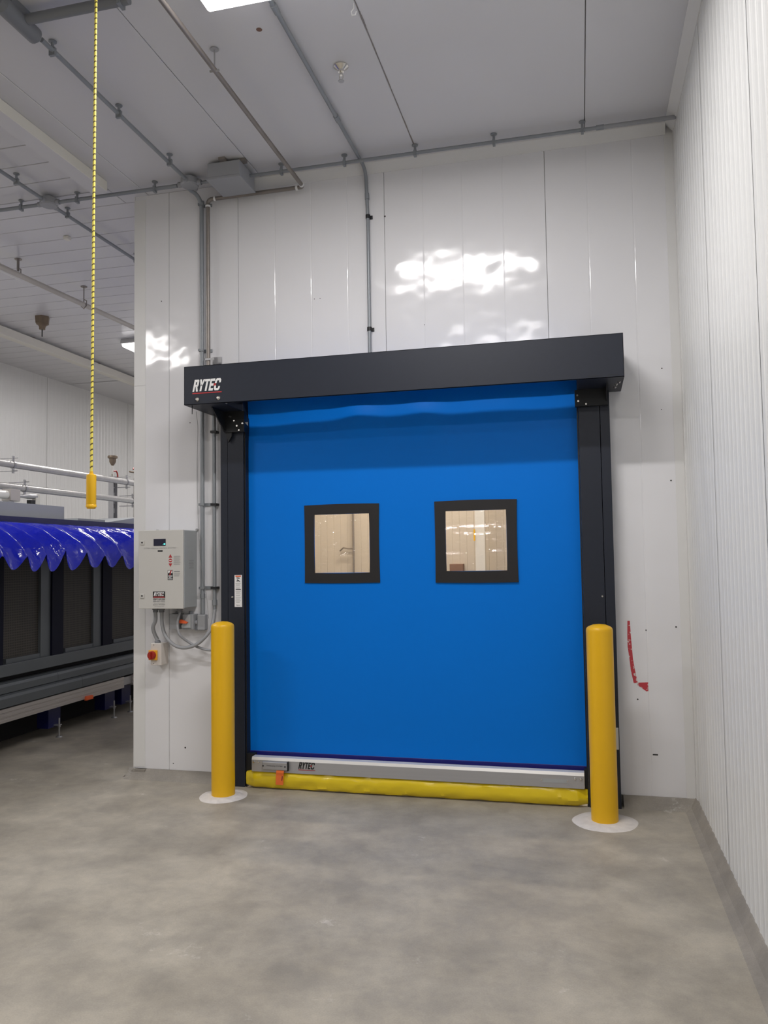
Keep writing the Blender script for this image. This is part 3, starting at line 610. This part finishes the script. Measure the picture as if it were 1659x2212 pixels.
# small boxes under the control box
b1 = thing('junction_box', 'blank grey square box below the control box', 'junction box')
BB(-2.742, -2.668, -.070, -.001, 1.018, 1.122, .003).build('box', 'pvc', b1); MB().lathe([(.0001, 0), (.012, 0), (.012, .016), (.0001, .016)], (-2.70, -.035, 1.122), 12).build('connector', 'pvcdark', b1)
b2 = thing('disconnect_switch', 'small grey disconnect with orange lever below the control box', 'switch')
BB(-2.640, -2.560, -.075, -.001, 1.018, 1.120, .003).build('box', 'pvc', b2)
MB().prism([(-2.642, 1.045), (-2.59, 1.118), (-2.575, 1.118), (-2.575, 1.030), (-2.64, 1.030)], 1, -.086, -.075).build('cover', 'mbox', b2)
lab(MB().prism([(-2.650, 1.080), (-2.640, 1.088), (-2.590, 1.068), (-2.600, 1.060), (-2.650, 1.062)], 1, -.10, -.086).build('lever', 'orangep', b2), 'orange lever')
MB().lathe([(.0001, 0), (.012, 0), (.012, .02), (.0001, .02)], (-2.60, -.035, 1.12), 12).build('connector', 'pvcdark', b2)
MB().lathe([(.0001, .0), (.014, 0), (.018, .012), (.014, .016), (.0001, .018)], (-2.562, -.04, 1.062), 12, 'x').build('elbow', 'pvc', b2)
MB().tube([(-2.554, -.04, 1.055), (-2.554, -.04, 1.01)], .008, 8).build('elbow', 'pvcdark', b2)

# ================================================================ CONDUITS ON THE PARTITION
def clamp(par, x, z, r, side=1, w=.05, m='galv'):
    return MB().box(x-r-.004, x+r+.004, -.03-r-.004, -.03-r, z-.008, z+.008).box(x-r-.006, x-r-.001, -.03-r-.004, -.001, z-.008, z+.008).box(min(x, x+side*(r+w)), max(x, x+side*(r+w)), -.007, -.001, z-.011, z+.011).build('clamp', m, par)
c1 = thing('conduit', 'grey conduit down wall from round ceiling box to fitting right of control box', 'conduit')
xA = -2.512; r1 = .0145
MB().tube([(-2.56, -.165, 4.055), (-2.555, -.15, 4.04)]+bend((-2.55, -.14, 4.03), (-2.515, -.03, 4.03), (xA, -.03, 3.9), .10)+[(xA, -.03, 3.8), (xA, -.03, 1.12)], r1, 12).build('pipe', 'galv', c1)
for z in (3.965, 2.934, 1.865, 1.296): clamp(c1, xA, z, r1)
MB().tube([(xA, -.03, 1.255), (xA, -.03, 1.225)], r1+.003, 12).build('coupling', 'galv', c1)
MB().tube([(xA, -.03, 3.99), (xA, -.03, 3.95)], r1+.003, 12).build('coupling', 'galv', c1)
lbx = BB(xA-.031, xA+.026, -.055, -.002, 1.010, 1.118, .008).build('elbow_fitting', 'pvc', c1)
c2 = thing('steel_pipe', 'brownish steel pipe across ceiling then down wall into the door hood', 'pipe')
xB = -2.452; yB = -.055; zB = 3.985; r2 = .0135; xBr = -1.752
MB().tube([(xBr, -12, zB+.01), (xBr, -4, zB+.01), (xBr, -.11, zB)]+bend((xBr, -.11, zB), (xBr, yB, zB), (xBr-.2, yB, zB), .03, 5)+[(-2.30, yB, zB-.0)]+bend((-2.40, yB, zB), (xB, yB, zB), (xB, yB, 3.8), .035, 6)+[(xB, yB, 3.7), (xB, yB, 2.724)], r2, 12).build('pipe', 'steelpipe', c2)
for p, q in (((-1.752, -.10, zB), (-1.752, -.085, zB)), ((-1.79, yB, zB), (-1.805, yB, zB)), ((-2.405, yB, zB), (-2.392, yB, zB)), ((xB, yB, zB-.055), (xB, yB, zB-.043))):
    lab(MB().tube([p, q], r2+.004, 12).build('pipe_collar', 'white', c2), 'white joint mark')
B(xB+.01, xB+.075, -.01, -.001, 2.838, 2.885).box(xB-.02, xB+.05, yB-r2-.004, yB-r2, 2.852, 2.866).box(xB-.022, xB-.017, yB-r2-.004, -.002, 2.852, 2.866).build('clamp', 'strut', c2)
for yy in (-1.392, -3.4, -5.4):
    hh = MB().tube([(xBr, yy, zB+.01), (xBr, yy, H)], .004, 8).lathe([(.0001, -.002), (.022, -.002), (.022, -.006), (.0001, -.006)], (xBr, yy, H), 14).tube([(xBr-.026, yy, zB-.002), (xBr+.026, yy, zB-.002)], .006, 8).build('hanger', 'strut', c2)
c3 = thing('conduit', 'grey conduit riser running up behind the left door frame', 'conduit')
xC = -2.4225
MB().tube([(xC, -.032, 1.15), (xC, -.032, 2.474)], .0125, 12).build('pipe', 'galv', c3)
for z in (2.36, 1.862, 1.296): B(xC-.020, xC+.022, -.052, -.002, z-.008, z+.008).build('clamp', 'darker', c3)
MB().tube([(xC, -.032, 1.215), (xC, -.032, 1.178)], .017, 12).build('coupling', 'galv', c3)
c4 = thing('conduit', 'slim grey conduit dropping from ceiling to top of hood, mid door', 'conduit')
MB().tube([(-1.331, -12, H-.022), (-1.331, -3, H-.022), (-1.331, -.18, H-.022)]+bend((-1.331, -.15, H-.025), (-1.325, -.022, H-.03), (-1.318, -.022, 3.85), .09)+[(-1.3135, -.022, 3.7), (-1.3135, -.022, 2.724)], .0115, 12).build('pipe', 'galv', c4)
for z in (3.741, 2.986): MB().tube([(-1.3135, -.022, z-.012), (-1.3135, -.022, z+.012)], .016, 12).box(-1.325, -1.286, -.006, -.001, z-.012, z+.012).build('clamp', 'darker', c4)
MB().tube([(-1.318, -.022, 3.90), (-1.317, -.022, 3.86)], .015, 12).build('coupling', 'galv', c4)
for yy in (-.64, -1.62, -2.6): MB().tube([(-1.331, yy-.03, H-.022), (-1.331, yy+.03, H-.022)], .0155, 12).build('coupling', 'galv', c4)
# thin wire down the wall
cable('thin_wire', [(-2.46, -.22, 2.472), (-2.52, -.08, 2.38), (-2.56, -.012, 2.2), (-2.56, -.010, 1.95), (-2.52, -.05, 1.5), (-2.475, -.05, 1.25), (-2.462, -.045, 1.09)], .0016, 'inkgrey', 'thin grey wire trailing from the hood down past the conduits', 6, 6)
# run along the top
def stand_clamp(par, x, y, zr, r, ax):
    """standoff: ceiling plate, stem and a strap around the conduit"""
    mb = MB().lathe([(.0001, -.001), (.020, -.001), (.020, -.006), (.008, -.010), (.008, -(H-zr-r)+.0)], (x, y, H), 12)
    if ax == 'x': mb.box(x-.008, x+.008, y-r-.004, y+r+.004, zr-r-.012, zr+r+.004)
    else: mb.box(x-r-.004, x+r+.004, y-.008, y+.008, zr-r-.012, zr+r+.004)
    return mb.build('standoff_clamp', 'galv', par)
zr = H-.052; yr = -.178
c5 = thing('conduit', 'long grey conduit on standoffs along ceiling edge above the door', 'conduit')
MB().tube([(-2.50, yr, zr), (XR-.005, yr, zr)], .0105, 12).build('pipe', 'galv', c5)
for x in (-1.86, -1.425, -.957, -.458, .074): stand_clamp(c5, x, yr, zr, .0105, 'x')
MB().tube([(.155, yr, zr), (.20, yr, zr)], .015, 12).build('coupling', 'galv', c5); MB().tube([(.20, yr, zr), (XR-.01, yr, zr)], .0125, 12).build('sleeve', 'pvc', c5)
c6 = thing('conduit', 'grey conduit on standoffs between the two round ceiling boxes', 'conduit')
MB().tube([(-3.56, yr, zr), (-2.62, yr, zr)], .013, 12).build('pipe', 'galv', c6)
for x in (-3.40, -2.79): stand_clamp(c6, x, yr, zr, .013, 'x')
c6b = thing('conduit', 'grey conduit leaving the left round ceiling box towards the far left', 'conduit')
MB().tube([(-6.09, yr, zr), (-3.70, yr, zr)], .013, 12).build('pipe', 'galv', c6b)
for x in (-3.86, -5.2): stand_clamp(c6b, x, yr, zr, .013, 'x')
c7 = thing('conduit', 'grey conduit on standoffs crossing ceiling behind the yellow rope', 'conduit')
MB().tube([(-2.50, -1.75, zr), (-2.515, -.26, zr)], .0125, 12).build('pipe', 'galv', c7)
for yy in (-1.66, -1.07, -.49): stand_clamp(c7, -2.505, yy, zr, .0125, 'y')
c8 = thing('conduit', 'grey conduit crossing the plank ceiling through the left round box', 'conduit')
MB().tube([(-3.61, -6, zr), (-3.625, -.26, zr)], .0125, 12).build('pipe', 'galv', c8); MB().tube([(-3.63, -.1, zr), (-3.62, 9, zr)], .0125, 12).build('pipe', 'galv', c8)
for yy in (-.53, .02, .95, 2.2): stand_clamp(c8, -3.62, yy, zr, .0125, 'y')
def round_box(x, y, label):
    t = thing('round_junction_box', label, 'junction box', 'round grey ceiling boxes')
    MB().lathe([(.0001, 0), (.028, 0), (.028, -.016), (.062, -.022), (.062, -.062), (.054, -.072), (.0001, -.074)], (x, y, H-.001), 24).build('body', 'pvc', t)
    for dx, dy in ((1, 0), (-1, 0), (0, 1), (0, -1)): MB().tube([(x+dx*.058, y+dy*.058, zr), (x+dx*.085, y+dy*.085, zr)], .019, 10).build('hub', 'pvc', t)
    return t
round_box(-2.522, -.185, 'round grey ceiling box above the left end of the door hood'); round_box(-3.628, -.182, 'round grey ceiling box on the plank ceiling, far left')
# large junction box above the door
jb = thing('ceiling_junction_box', 'large square grey junction box on the ceiling above the door hood', 'junction box')
BB(-2.315, -2.085, -.345, -.095, H-.118, H-.018, .006).build('body', 'pvc', jb); BB(-2.320, -2.080, -.350, -.090, H-.132, H-.117, .004).build('lid', 'pvc', jb)
for x, y in ((-2.20, -.35), (-2.08, -.30), (-2.20, -.09), (-2.32, -.2)): B(x-.022, x+.022, y-.022, y+.022, H-.020, H-.001).build('mount_foot', 'steelpipe', jb)
# thick conduit and box at the top left corner
tc_ = thing('pipe_fitting', 'elongated grey conduit body at the top left of the ceiling', 'conduit fitting')
MB().tube([(-2.50, -2.05, zr-.01), (-2.50, -2.03, zr-.012), (-2.50, -1.80, zr-.012), (-2.50, -1.77, zr-.008)], [.02, .040, .040, .014], 16).build('body', 'pvcdark', tc_)
B(-2.53, -2.47, -2.0, -1.84, zr, H-.001).build('mount', 'pvcdark', tc_)
tk = thing('thick_conduit', 'thick dark grey conduit crossing the ceiling behind the top of the rope', 'conduit')
MB().tube([(-2.46, -1.90, zr-.005), (-1.93, -1.90, zr-.005)], .024, 14).build('pipe', 'pvcdark', tk); stand_clamp(tk, -1.97, -1.90, zr, .022, 'x')

# ================================================================ SMALL CEILING ITEMS
sp_ = thing('sprinkler_head', 'chrome sprinkler head hanging from the ceiling', 'sprinkler')
MB().lathe([(.0001, -.001), (.040, -.001), (.040, -.006), (.030, -.014), (.016, -.024), (.016, -.034), (.0001, -.034)], (-1.17, -1.085, H), 20).build('escutcheon', 'bolt', sp_)
MB().tube([(-1.17, -1.085, H-.03), (-1.17, -1.085, H-.052)], .009, 10).tube([(-1.179, -1.085, H-.05), (-1.180, -1.085, H-.066), (-1.172, -1.085, H-.082)], .003, 6).tube([(-1.161, -1.085, H-.05), (-1.160, -1.085, H-.066), (-1.168, -1.085, H-.082)], .003, 6).build('frame', 'bolt', sp_)
MB().lathe([(.0001, 0), (.016, 0), (.016, -.003), (.0001, -.003)], (-1.17, -1.085, H-.082), 16).build('deflector', 'strut', sp_)
tag(MB().lathe([(.0001, -.0015), (.014, -.0015), (.015, 0)], (-1.474, -1.471, H), 20).build('ceiling_plug', 'carton'), 'small dark plug in the ceiling beside the lamp', 'plug')
hk = MB().tube([(-.972, -1.53, H), (-.972, -1.53, H-.025), (-.985, -1.53, H-.04), (-.98, -1.53, H-.058), (-.964, -1.53, H-.058), (-.960, -1.53, H-.042)], .0025, 6).build('ceiling_hook', 'white'); tag(hk, 'small white wire hook hanging by the rough ceiling joint', 'hook')
# squeezed sealant along one joint
sl = MB()
for i in range(60):
    y_ = -1.75+i*.028; wd = max(.001, .0035+.006*noise.noise(Vector((0, y_*6, 3)))); sl.box(-.963-wd*.4, -.963+wd, y_, y_+.028, H-.0016, H)
so = sl.build('joint_sealant', 'steelpipe', ce)
# detector on the plank ceiling
dt = thing('gas_detector', 'dull beige detector housing with thin probe under the plank ceiling', 'detector')
MB().lathe([(.0001, 0), (.078, 0), (.072, -.075), (.045, -.09), (.034, -.115), (.034, -.135), (.0001, -.137)], (-5.53, 2.26, H-.001), 6).build('housing', 'brass', dt)
MB().tube([(-5.53, 2.26, H-.13), (-5.53, 2.26, H-.215)], .006, 8).build('probe', 'ink', dt)
tag(BB(-3.97, -3.925, .45, .50, H-.03, H-.001, .006).build('beam_sensor', 'cream'), 'small cream sensor on the plank ceiling behind the rope', 'sensor')
# pipes under the plank ceiling
p4 = thing('pipe', 'cream water pipe on hanger rods crossing the plank ceiling', 'pipe', 'pipes in the left bay')
MB().tube([(-4.62, -3, 3.955), (-4.67, .1, 3.955), (-4.46, 2.31, 3.905), (-4.35, 6.0, 3.9)], .023, 14).build('pipe', 'cream_pipe', p4)
MB().tube([(-4.665, .55, 3.957), (-4.655, .82, 3.954)], .033, 14).build('coupling', 'trim', p4)
for (x, y, z, w_) in ((-4.65, .78, 3.975, .011), (-4.535, 1.55, 3.93, .005)):
    MB().tube([(x, y, z+.02), (x, y, H)], w_, 8).lathe([(.0001, -.001), (.03, -.001), (.03, -.006), (.0001, -.006)], (x, y, H), 12).tube([(x-.028, y, z+.03), (x-.028, y, z-.02), (x, y, z-.045), (x+.028, y, z-.02), (x+.028, y, z+.03), (x, y, z+.045)], .005, 6).build('hanger', 'steelpipe', p4)
p5 = thing('trunking', 'cream cable trunking under the ceiling along the far left wall', 'trunking')
B(-6.20, -6.10, -6, 10, 3.985, 4.075).build('duct', 'cream', p5)
for yy in (0, 2.9, 4.2, 5.6): B(-6.17, -6.13, yy, yy+.03, 4.076, H-.001).build('bracket', 'steelpipe', p5)

# ================================================================ HANGING ROPE
rp = thing('pull_rope', 'yellow pull rope hanging from above with a yellow cylinder handle', 'rope')
RX, RY = -1.975, -2.10
MB().tube([(RX+.012, RY, 3.98), (RX+.005, RY, 3.0), (RX, RY, 1.865)], .0058, 10).build('rope', 'rope', rp)
MB().tube([(RX+.012, RY, 3.975), (RX+.012, RY, H)], .008, 8).build('ceiling_eye', 'strut', rp)
MB().lathe([(.0001, .155), (.007, .155), (.008, .145), (.019, .141), (.020, .134), (.020, .010), (.018, .004), (.018, .0), (.0001, .0)], (RX, RY, 1.712), 20).build('handle', 'yplastic', rp)
MB().lathe([(.0215, .006), (.0215, .014), (.020, .016)], (RX, RY, 1.712), 20).build('handle_rim', 'yplastic', rp)

# ================================================================ RED TAPE ON THE WALL
rt = MB(); cpts = [(.262, 1.085, .014), (.262, 1.00, .020), (.264, .93, .024), (.270, .86, .020), (.278, .79, .024), (.292, .716, .024)]
for (a, b) in zip(cpts[:-1], cpts[1:]): rt.add([(a[0]-a[2]/2, -.0009, a[1]), (a[0]+a[2]/2, -.0009, a[1]), (b[0]+b[2]/2, -.0009, b[1]), (b[0]-b[2]/2, -.0009, b[1])], [(0, 1, 2, 3)])
rt.prism([(.300, .718), (.362, .722), (.362, .672), (.352, .668), (.300, .705)], 1, -.0009, -.0002)
tag(rt.build('tape_remnant', 'redtape'), 'torn red tape remnant curving down the wall right of the door', 'tape')

# ================================================================ BLUE MACHINE IN THE LEFT BAY
mc = thing('spray_machine', 'long blue and grey industrial machine with dark mesh windows and blue apron', 'machine')
MX = -4.36; Y0, Y1 = -1.0, 4.2
B(-5.25, MX-.06, Y0, Y1, .30, 1.80).build('body', 'dim', mc)
B(-5.25, -4.72, Y0, Y1, .004, .30).build('underside_shade_block', 'dim', mc)  # dark block added to keep light out from under the machine
B(-5.25, MX, Y0, Y1, 1.80, 1.852).build('top_rail', 'mnavy', mc)
pbase = .94
for k in range(-2, 5):
    yc = .94+k*.735
    B(MX-.05, MX+.012, yc-.075, yc+.075, .66, 1.80).build('post', 'mnavy2', mc)
    wf = MB().box(MX-.05, MX-.006, yc-.20, yc-.077, .70, 1.80).box(MX-.05, MX-.010, yc-.60, yc-.20, .70, .735).build('screen_frame', 'mgrey', mc)
    B(MX-.055, MX-.03, yc-.66, yc-.20, .735, 1.80).build('mesh_screen', 'mesh', mc)
MB().bbox(MX-.05, MX+.02, Y0, Y1, .605, .70, .004).build('base_frame', 'mgrey', mc)
for (z0, z1, xf) in ((.485, .565, MX+.045), (.385, .48, MX+.075)):
    for ya, yb in ((Y0, .9 if z0 > .45 else 1.2), (.903 if z0 > .45 else 1.203, Y1)):
        MB().prism([(MX-.05, z0), (xf, z0), (xf, z1-.030), (xf-.010, z1-.010), (xf-.03, z1), (MX-.05, z1)], 1, ya, yb).build('round_cover', 'mgrey', mc)
for ya, yb in ((Y0, 1.84), (2.0, Y1)):
    xr_ = MX+.085
    MB().prism([(MX, .275), (xr_, .275), (xr_, .295), (xr_-.006, .298), (xr_-.006, .312), (xr_, .315), (xr_, .330), (xr_-.006, .333), (xr_-.006, .347), (xr_, .350), (xr_, .377), (MX, .377)], 1, ya, yb).build('aluminium_rail', 'malu', mc)
lab(BB(MX+.075, MX+.105, 1.22, 1.32, .262, .298, .006).build('rail_clip', 'orangep', mc), 'orange plastic clip'); B(MX+.01, MX+.06, 1.83, 2.02, .29, .365).build('rail_joint', 'strut', mc)
for yy in (-.3, .97, 1.79, 2.07, 3.1):
    lg = B(MX-.14, MX-.03, yy-.09, yy+.07, .085, .30).build('leg', 'mnavy', mc)
    MB().tube([(MX+.01, yy, .005), (MX+.01, yy, .16)], .007, 8).lathe([(.0001, .0), (.03, .0), (.02, .010), (.0001, .010)], (MX+.01, yy, 0), 12).lathe([(.0001, .0), (.013, .0), (.013, .012), (.0001, .012)], (MX+.01, yy, .085), 6).box(MX-.05, MX+.02, yy-.02, yy+.02, .098, .106).build('levelling_foot', 'strut', lg)
# apron: glossy blue sheet flung outwards in folds
mb = MB(); nU, nV = 420, 26; vs = []
lam = .262
for i in range(nU+1):
    yy0 = -1.0+i*4.6/nU
    ph = 2*PI*(yy0/lam+.22*math.sin(yy0*2.3)+.08*math.sin(yy0*7))
    for j in range(nV+1):
        t = j/nV
        amp = .062*t**1.2*(1+.25*math.sin(yy0*5.1))
        out = .50*math.sin(t*1.35)/math.sin(1.35); dz = -.02*t-.31*t**1.7
        n1 = noise.noise(Vector((yy0*9+t*3, t*4, 1))); n2 = noise.noise(Vector((yy0*4, t*2.5, 7))); crease = .016*(.5-abs(n1))*t+.022*n2*t+.004*noise.noise(Vector((yy0*30, t*12, 3)))
        vs.append((MX+.004+out+.2*amp*math.sin(ph), yy0+.06*t+.35*amp*math.cos(ph), 1.805+dz+amp*math.sin(ph)+crease))
mb.add(vs, [(i*(nV+1)+j, (i+1)*(nV+1)+j, (i+1)*(nV+1)+j+1, i*(nV+1)+j+1) for i in range(nU) for j in range(nV)], True)
lab(mb.build('apron', 'mblue', mc), 'glossy blue plastic sheet hanging out in folds')
# grey covers on top
MB().prism([(MX-.05, 1.852), (MX-.05, 1.968), (MX-.45, 1.968), (MX-.45, 1.852)], 1, Y0, 1.10).build('top_cover', 'mbox', mc)
MB().prism([(MX-.05, 1.852), (MX-.30, 1.87), (MX-.45, 1.968), (MX-.45, 1.852)], 1, 1.10, 1.30).build('top_cover', 'mbox', mc)
MB().box(MX-.45, MX-.05, 1.30, 1.72, 1.852, 1.875).build('top_cover', 'mbox', mc)
MB().add([(MX-.04, 1.72, 1.852), (MX-.04, Y1, 1.852), (MX-.04, Y1, 1.96), (MX-.04, 2.3, 1.925), (MX-.45, 1.72, 1.852), (MX-.45, Y1, 1.852), (MX-.45, Y1, 1.96), (MX-.45, 2.3, 1.925)], [(0, 1, 2, 3), (4, 7, 6, 5), (0, 3, 7, 4), (3, 2, 6, 7), (1, 5, 6, 2)]).build('top_cover', 'mbox', mc)
# pipes over the machine
PX = -4.78
for z, lb, r in ((2.335, 'upper galvanised pipe running over the blue machine', .031), (2.140, 'lower galvanised pipe running over the blue machine', .031)):
    t = thing('pipe', lb, 'pipe', 'pipes in the left bay')
    MB().tube([(PX, -1, z), (PX, 5, z)], r, 16).build('pipe', 'galvpipe', t)
    for yy in (.90 if z > 2.2 else 1.05, 2.68 if z > 2.2 else 2.80):
        MB().lathe([(r+.004, -.012), (r+.004, .012)], (PX, yy, z), 16, 'y').box(PX+.0, PX+.008, yy-.012, yy+.012, z+r, z+r+.045).box(PX, PX+.008, yy-.012, yy+.012, z-r-.045, z-r).tube([(PX-.16, yy, z+r+.025), (PX+.05, yy, z+r+.025)], .004, 6).tube([(PX-.16, yy, z-r-.025), (PX+.05, yy, z-r-.025)], .004, 6).build('clamp', 'strut', t)
for yy, lb in ((.62, 'steel strut post carrying the pipes at the left edge'), (2.63, 'steel strut post carrying the pipes near the partition edge')):
    o = MB().box(PX-.16, PX-.12, yy-.04, yy+.04, 1.853, 2.40).box(PX-.12, PX-.10, yy-.04, yy-.03, 1.853, 2.40).box(PX-.12, PX-.10, yy+.03, yy+.04, 1.853, 2.40).build('strut_post', 'strut'); tag(o, lb, 'post', 'strut posts on the machine')
    s_ = MB()
    for z in (1.95, 2.05, 2.22, 2.28): s_.box(PX-.1195, PX-.118, yy-.012, yy+.012, z, z+.05)
    s_.build('slot', 'ink', o)
av = thing('air_vent_valve', 'brown cup-shaped air vent with red lever on the upper pipe', 'valve')
yv = 2.42
MB().lathe([(.0001, .225), (.048, .225), (.052, .215), (.050, .200), (.036, .196), (.034, .160), (.018, .130), (.010, .120), (.0001, .120)], (PX, yv, 2.366), 18).build('cup', 'brass', av)
MB().tube([(PX, yv, 2.370), (PX, yv, 2.49)], .010, 10).lathe([(.0001, .02), (.018, .02), (.018, .045), (.0001, .045)], (PX, yv, 2.352), 8).build('stem', 'bolt', av)
lab(MB().tube([(PX, yv+.02, 2.43), (PX+.01, yv+.05, 2.435), (PX+.01, yv+.075, 2.41), (PX+.01, yv+.08, 2.372)], .008, 6).build('lever', 'rednob', av), 'red lever')
for (dx, z1, lb) in ((.02, 2.36, 'pair of thin brown pipes rising behind the partition edge'),):
    t = thing('small_pipes', lb, 'pipe')
    for yy in (2.93, 3.02): MB().tube([(PX-.05, yy, 1.93), (PX-.05, yy, 2.40)], .011, 8).build('pipe', 'brass', t)
    MB().tube([(PX-.05, 3.12, 1.93), (PX-.05, 3.12, 2.42)]+bend((PX-.05, 3.12, 2.42), (PX-.05, 3.12, 2.47), (PX-.05, 3.0, 2.47), .04, 4)+[(PX-.05, 2.83, 2.465)], .010, 8).build('pipe', 'brass', t)
    lab(MB().tube([(PX-.05, 2.90, 2.50), (PX-.05, 2.93, 2.525), (PX-.05, 3.02, 2.52)], .009, 6).build('lever', 'rednob', t), 'red lever')
cyl = thing('air_cylinder', 'horizontal air cylinder with rod and clevis above the grey cover', 'cylinder')
xc = -4.60
MB().tube([(xc, -.3, 2.045), (xc, .60, 2.045)], .036, 14).build('barrel', 'alu_white', cyl); BB(xc-.045, xc+.045, .60, .72, 1.995, 2.095, .006).build('end_cap', 'malu', cyl)
MB().tube([(xc, .72, 2.045), (xc, .80, 2.045), (xc, .86, 2.05), (xc, .97, 2.055), (xc, 1.0, 2.055)], [.012, .012, .022, .022, .010], 10).build('rod', 'strut', cyl)
MB().prism([(.94, 1.97), (1.0, 1.97), (1.0, 2.065), (.97, 2.075), (.95, 2.06)], 0, xc-.02, xc+.02).build('clevis', 'cream', cyl); B(xc-.02, xc+.02, .88, .94, 1.97, 2.02).build('stop_block', 'ink', cyl)
B(xc-.03, xc+.03, .60, .66, 1.973, 2.0).build('foot', 'strut', cyl); B(xc-.03, xc+.03, -.28, -.22, 1.973, 2.02).build('foot', 'strut', cyl)
lab(MB().tube([(xc+.03, -.3, 2.02), (xc+.035, .35, 1.995), (xc+.01, .50, 2.02)], .007, 6).build('air_line', 'yknob', cyl), 'thin air line')
M['green'] = mat('green_tube', (.04, .28, .17), .4); bpy.data.objects['air_line'].data.materials[0] = M['green']

# ================================================================ SEEN THROUGH THE WINDOWS
bx_ = thing('wall_box', 'brown box low on the far wall, seen through the right window', 'box')
BB(-1.285, -1.150, 2.88, 2.985, 1.20, 1.402, .004).build('body', 'carton', bx_)
cp_ = thing('white_column', 'white column with a yellow guard strip seen through the right window', 'column')
B(-.985, -.895, 2.6, 2.69, 0, H-.001).build('column', 'trim', cp_); lab(B(-1.000, -.985, 2.59, 2.64, 1.625, 1.735).build('guard_strip', 'yplastic', cp_), 'yellow guard strip')
pp = thing('wall_pipe', 'dark vertical pipe with side branch seen through the left window', 'pipe')
MB().tube([(-2.30, 2.95, 0), (-2.30, 2.95, H-.002)], .011, 10).build('pipe', 'steelpipe', pp)
MB().tube([(-2.30, 2.95, 1.575), (-2.36, 2.95, 1.575), (-2.41, 2.95, 1.585), (-2.45, 2.95, 1.55)], .008, 8).build('branch', 'steelpipe', pp)

# smooth shading only where it helps
for o in bpy.data.objects:
    if o.type == 'MESH' and any(p.use_smooth for p in o.data.polygons):
        try: o.data.set_sharp_from_angle(angle=math.radians(38))
        except Exception: pass
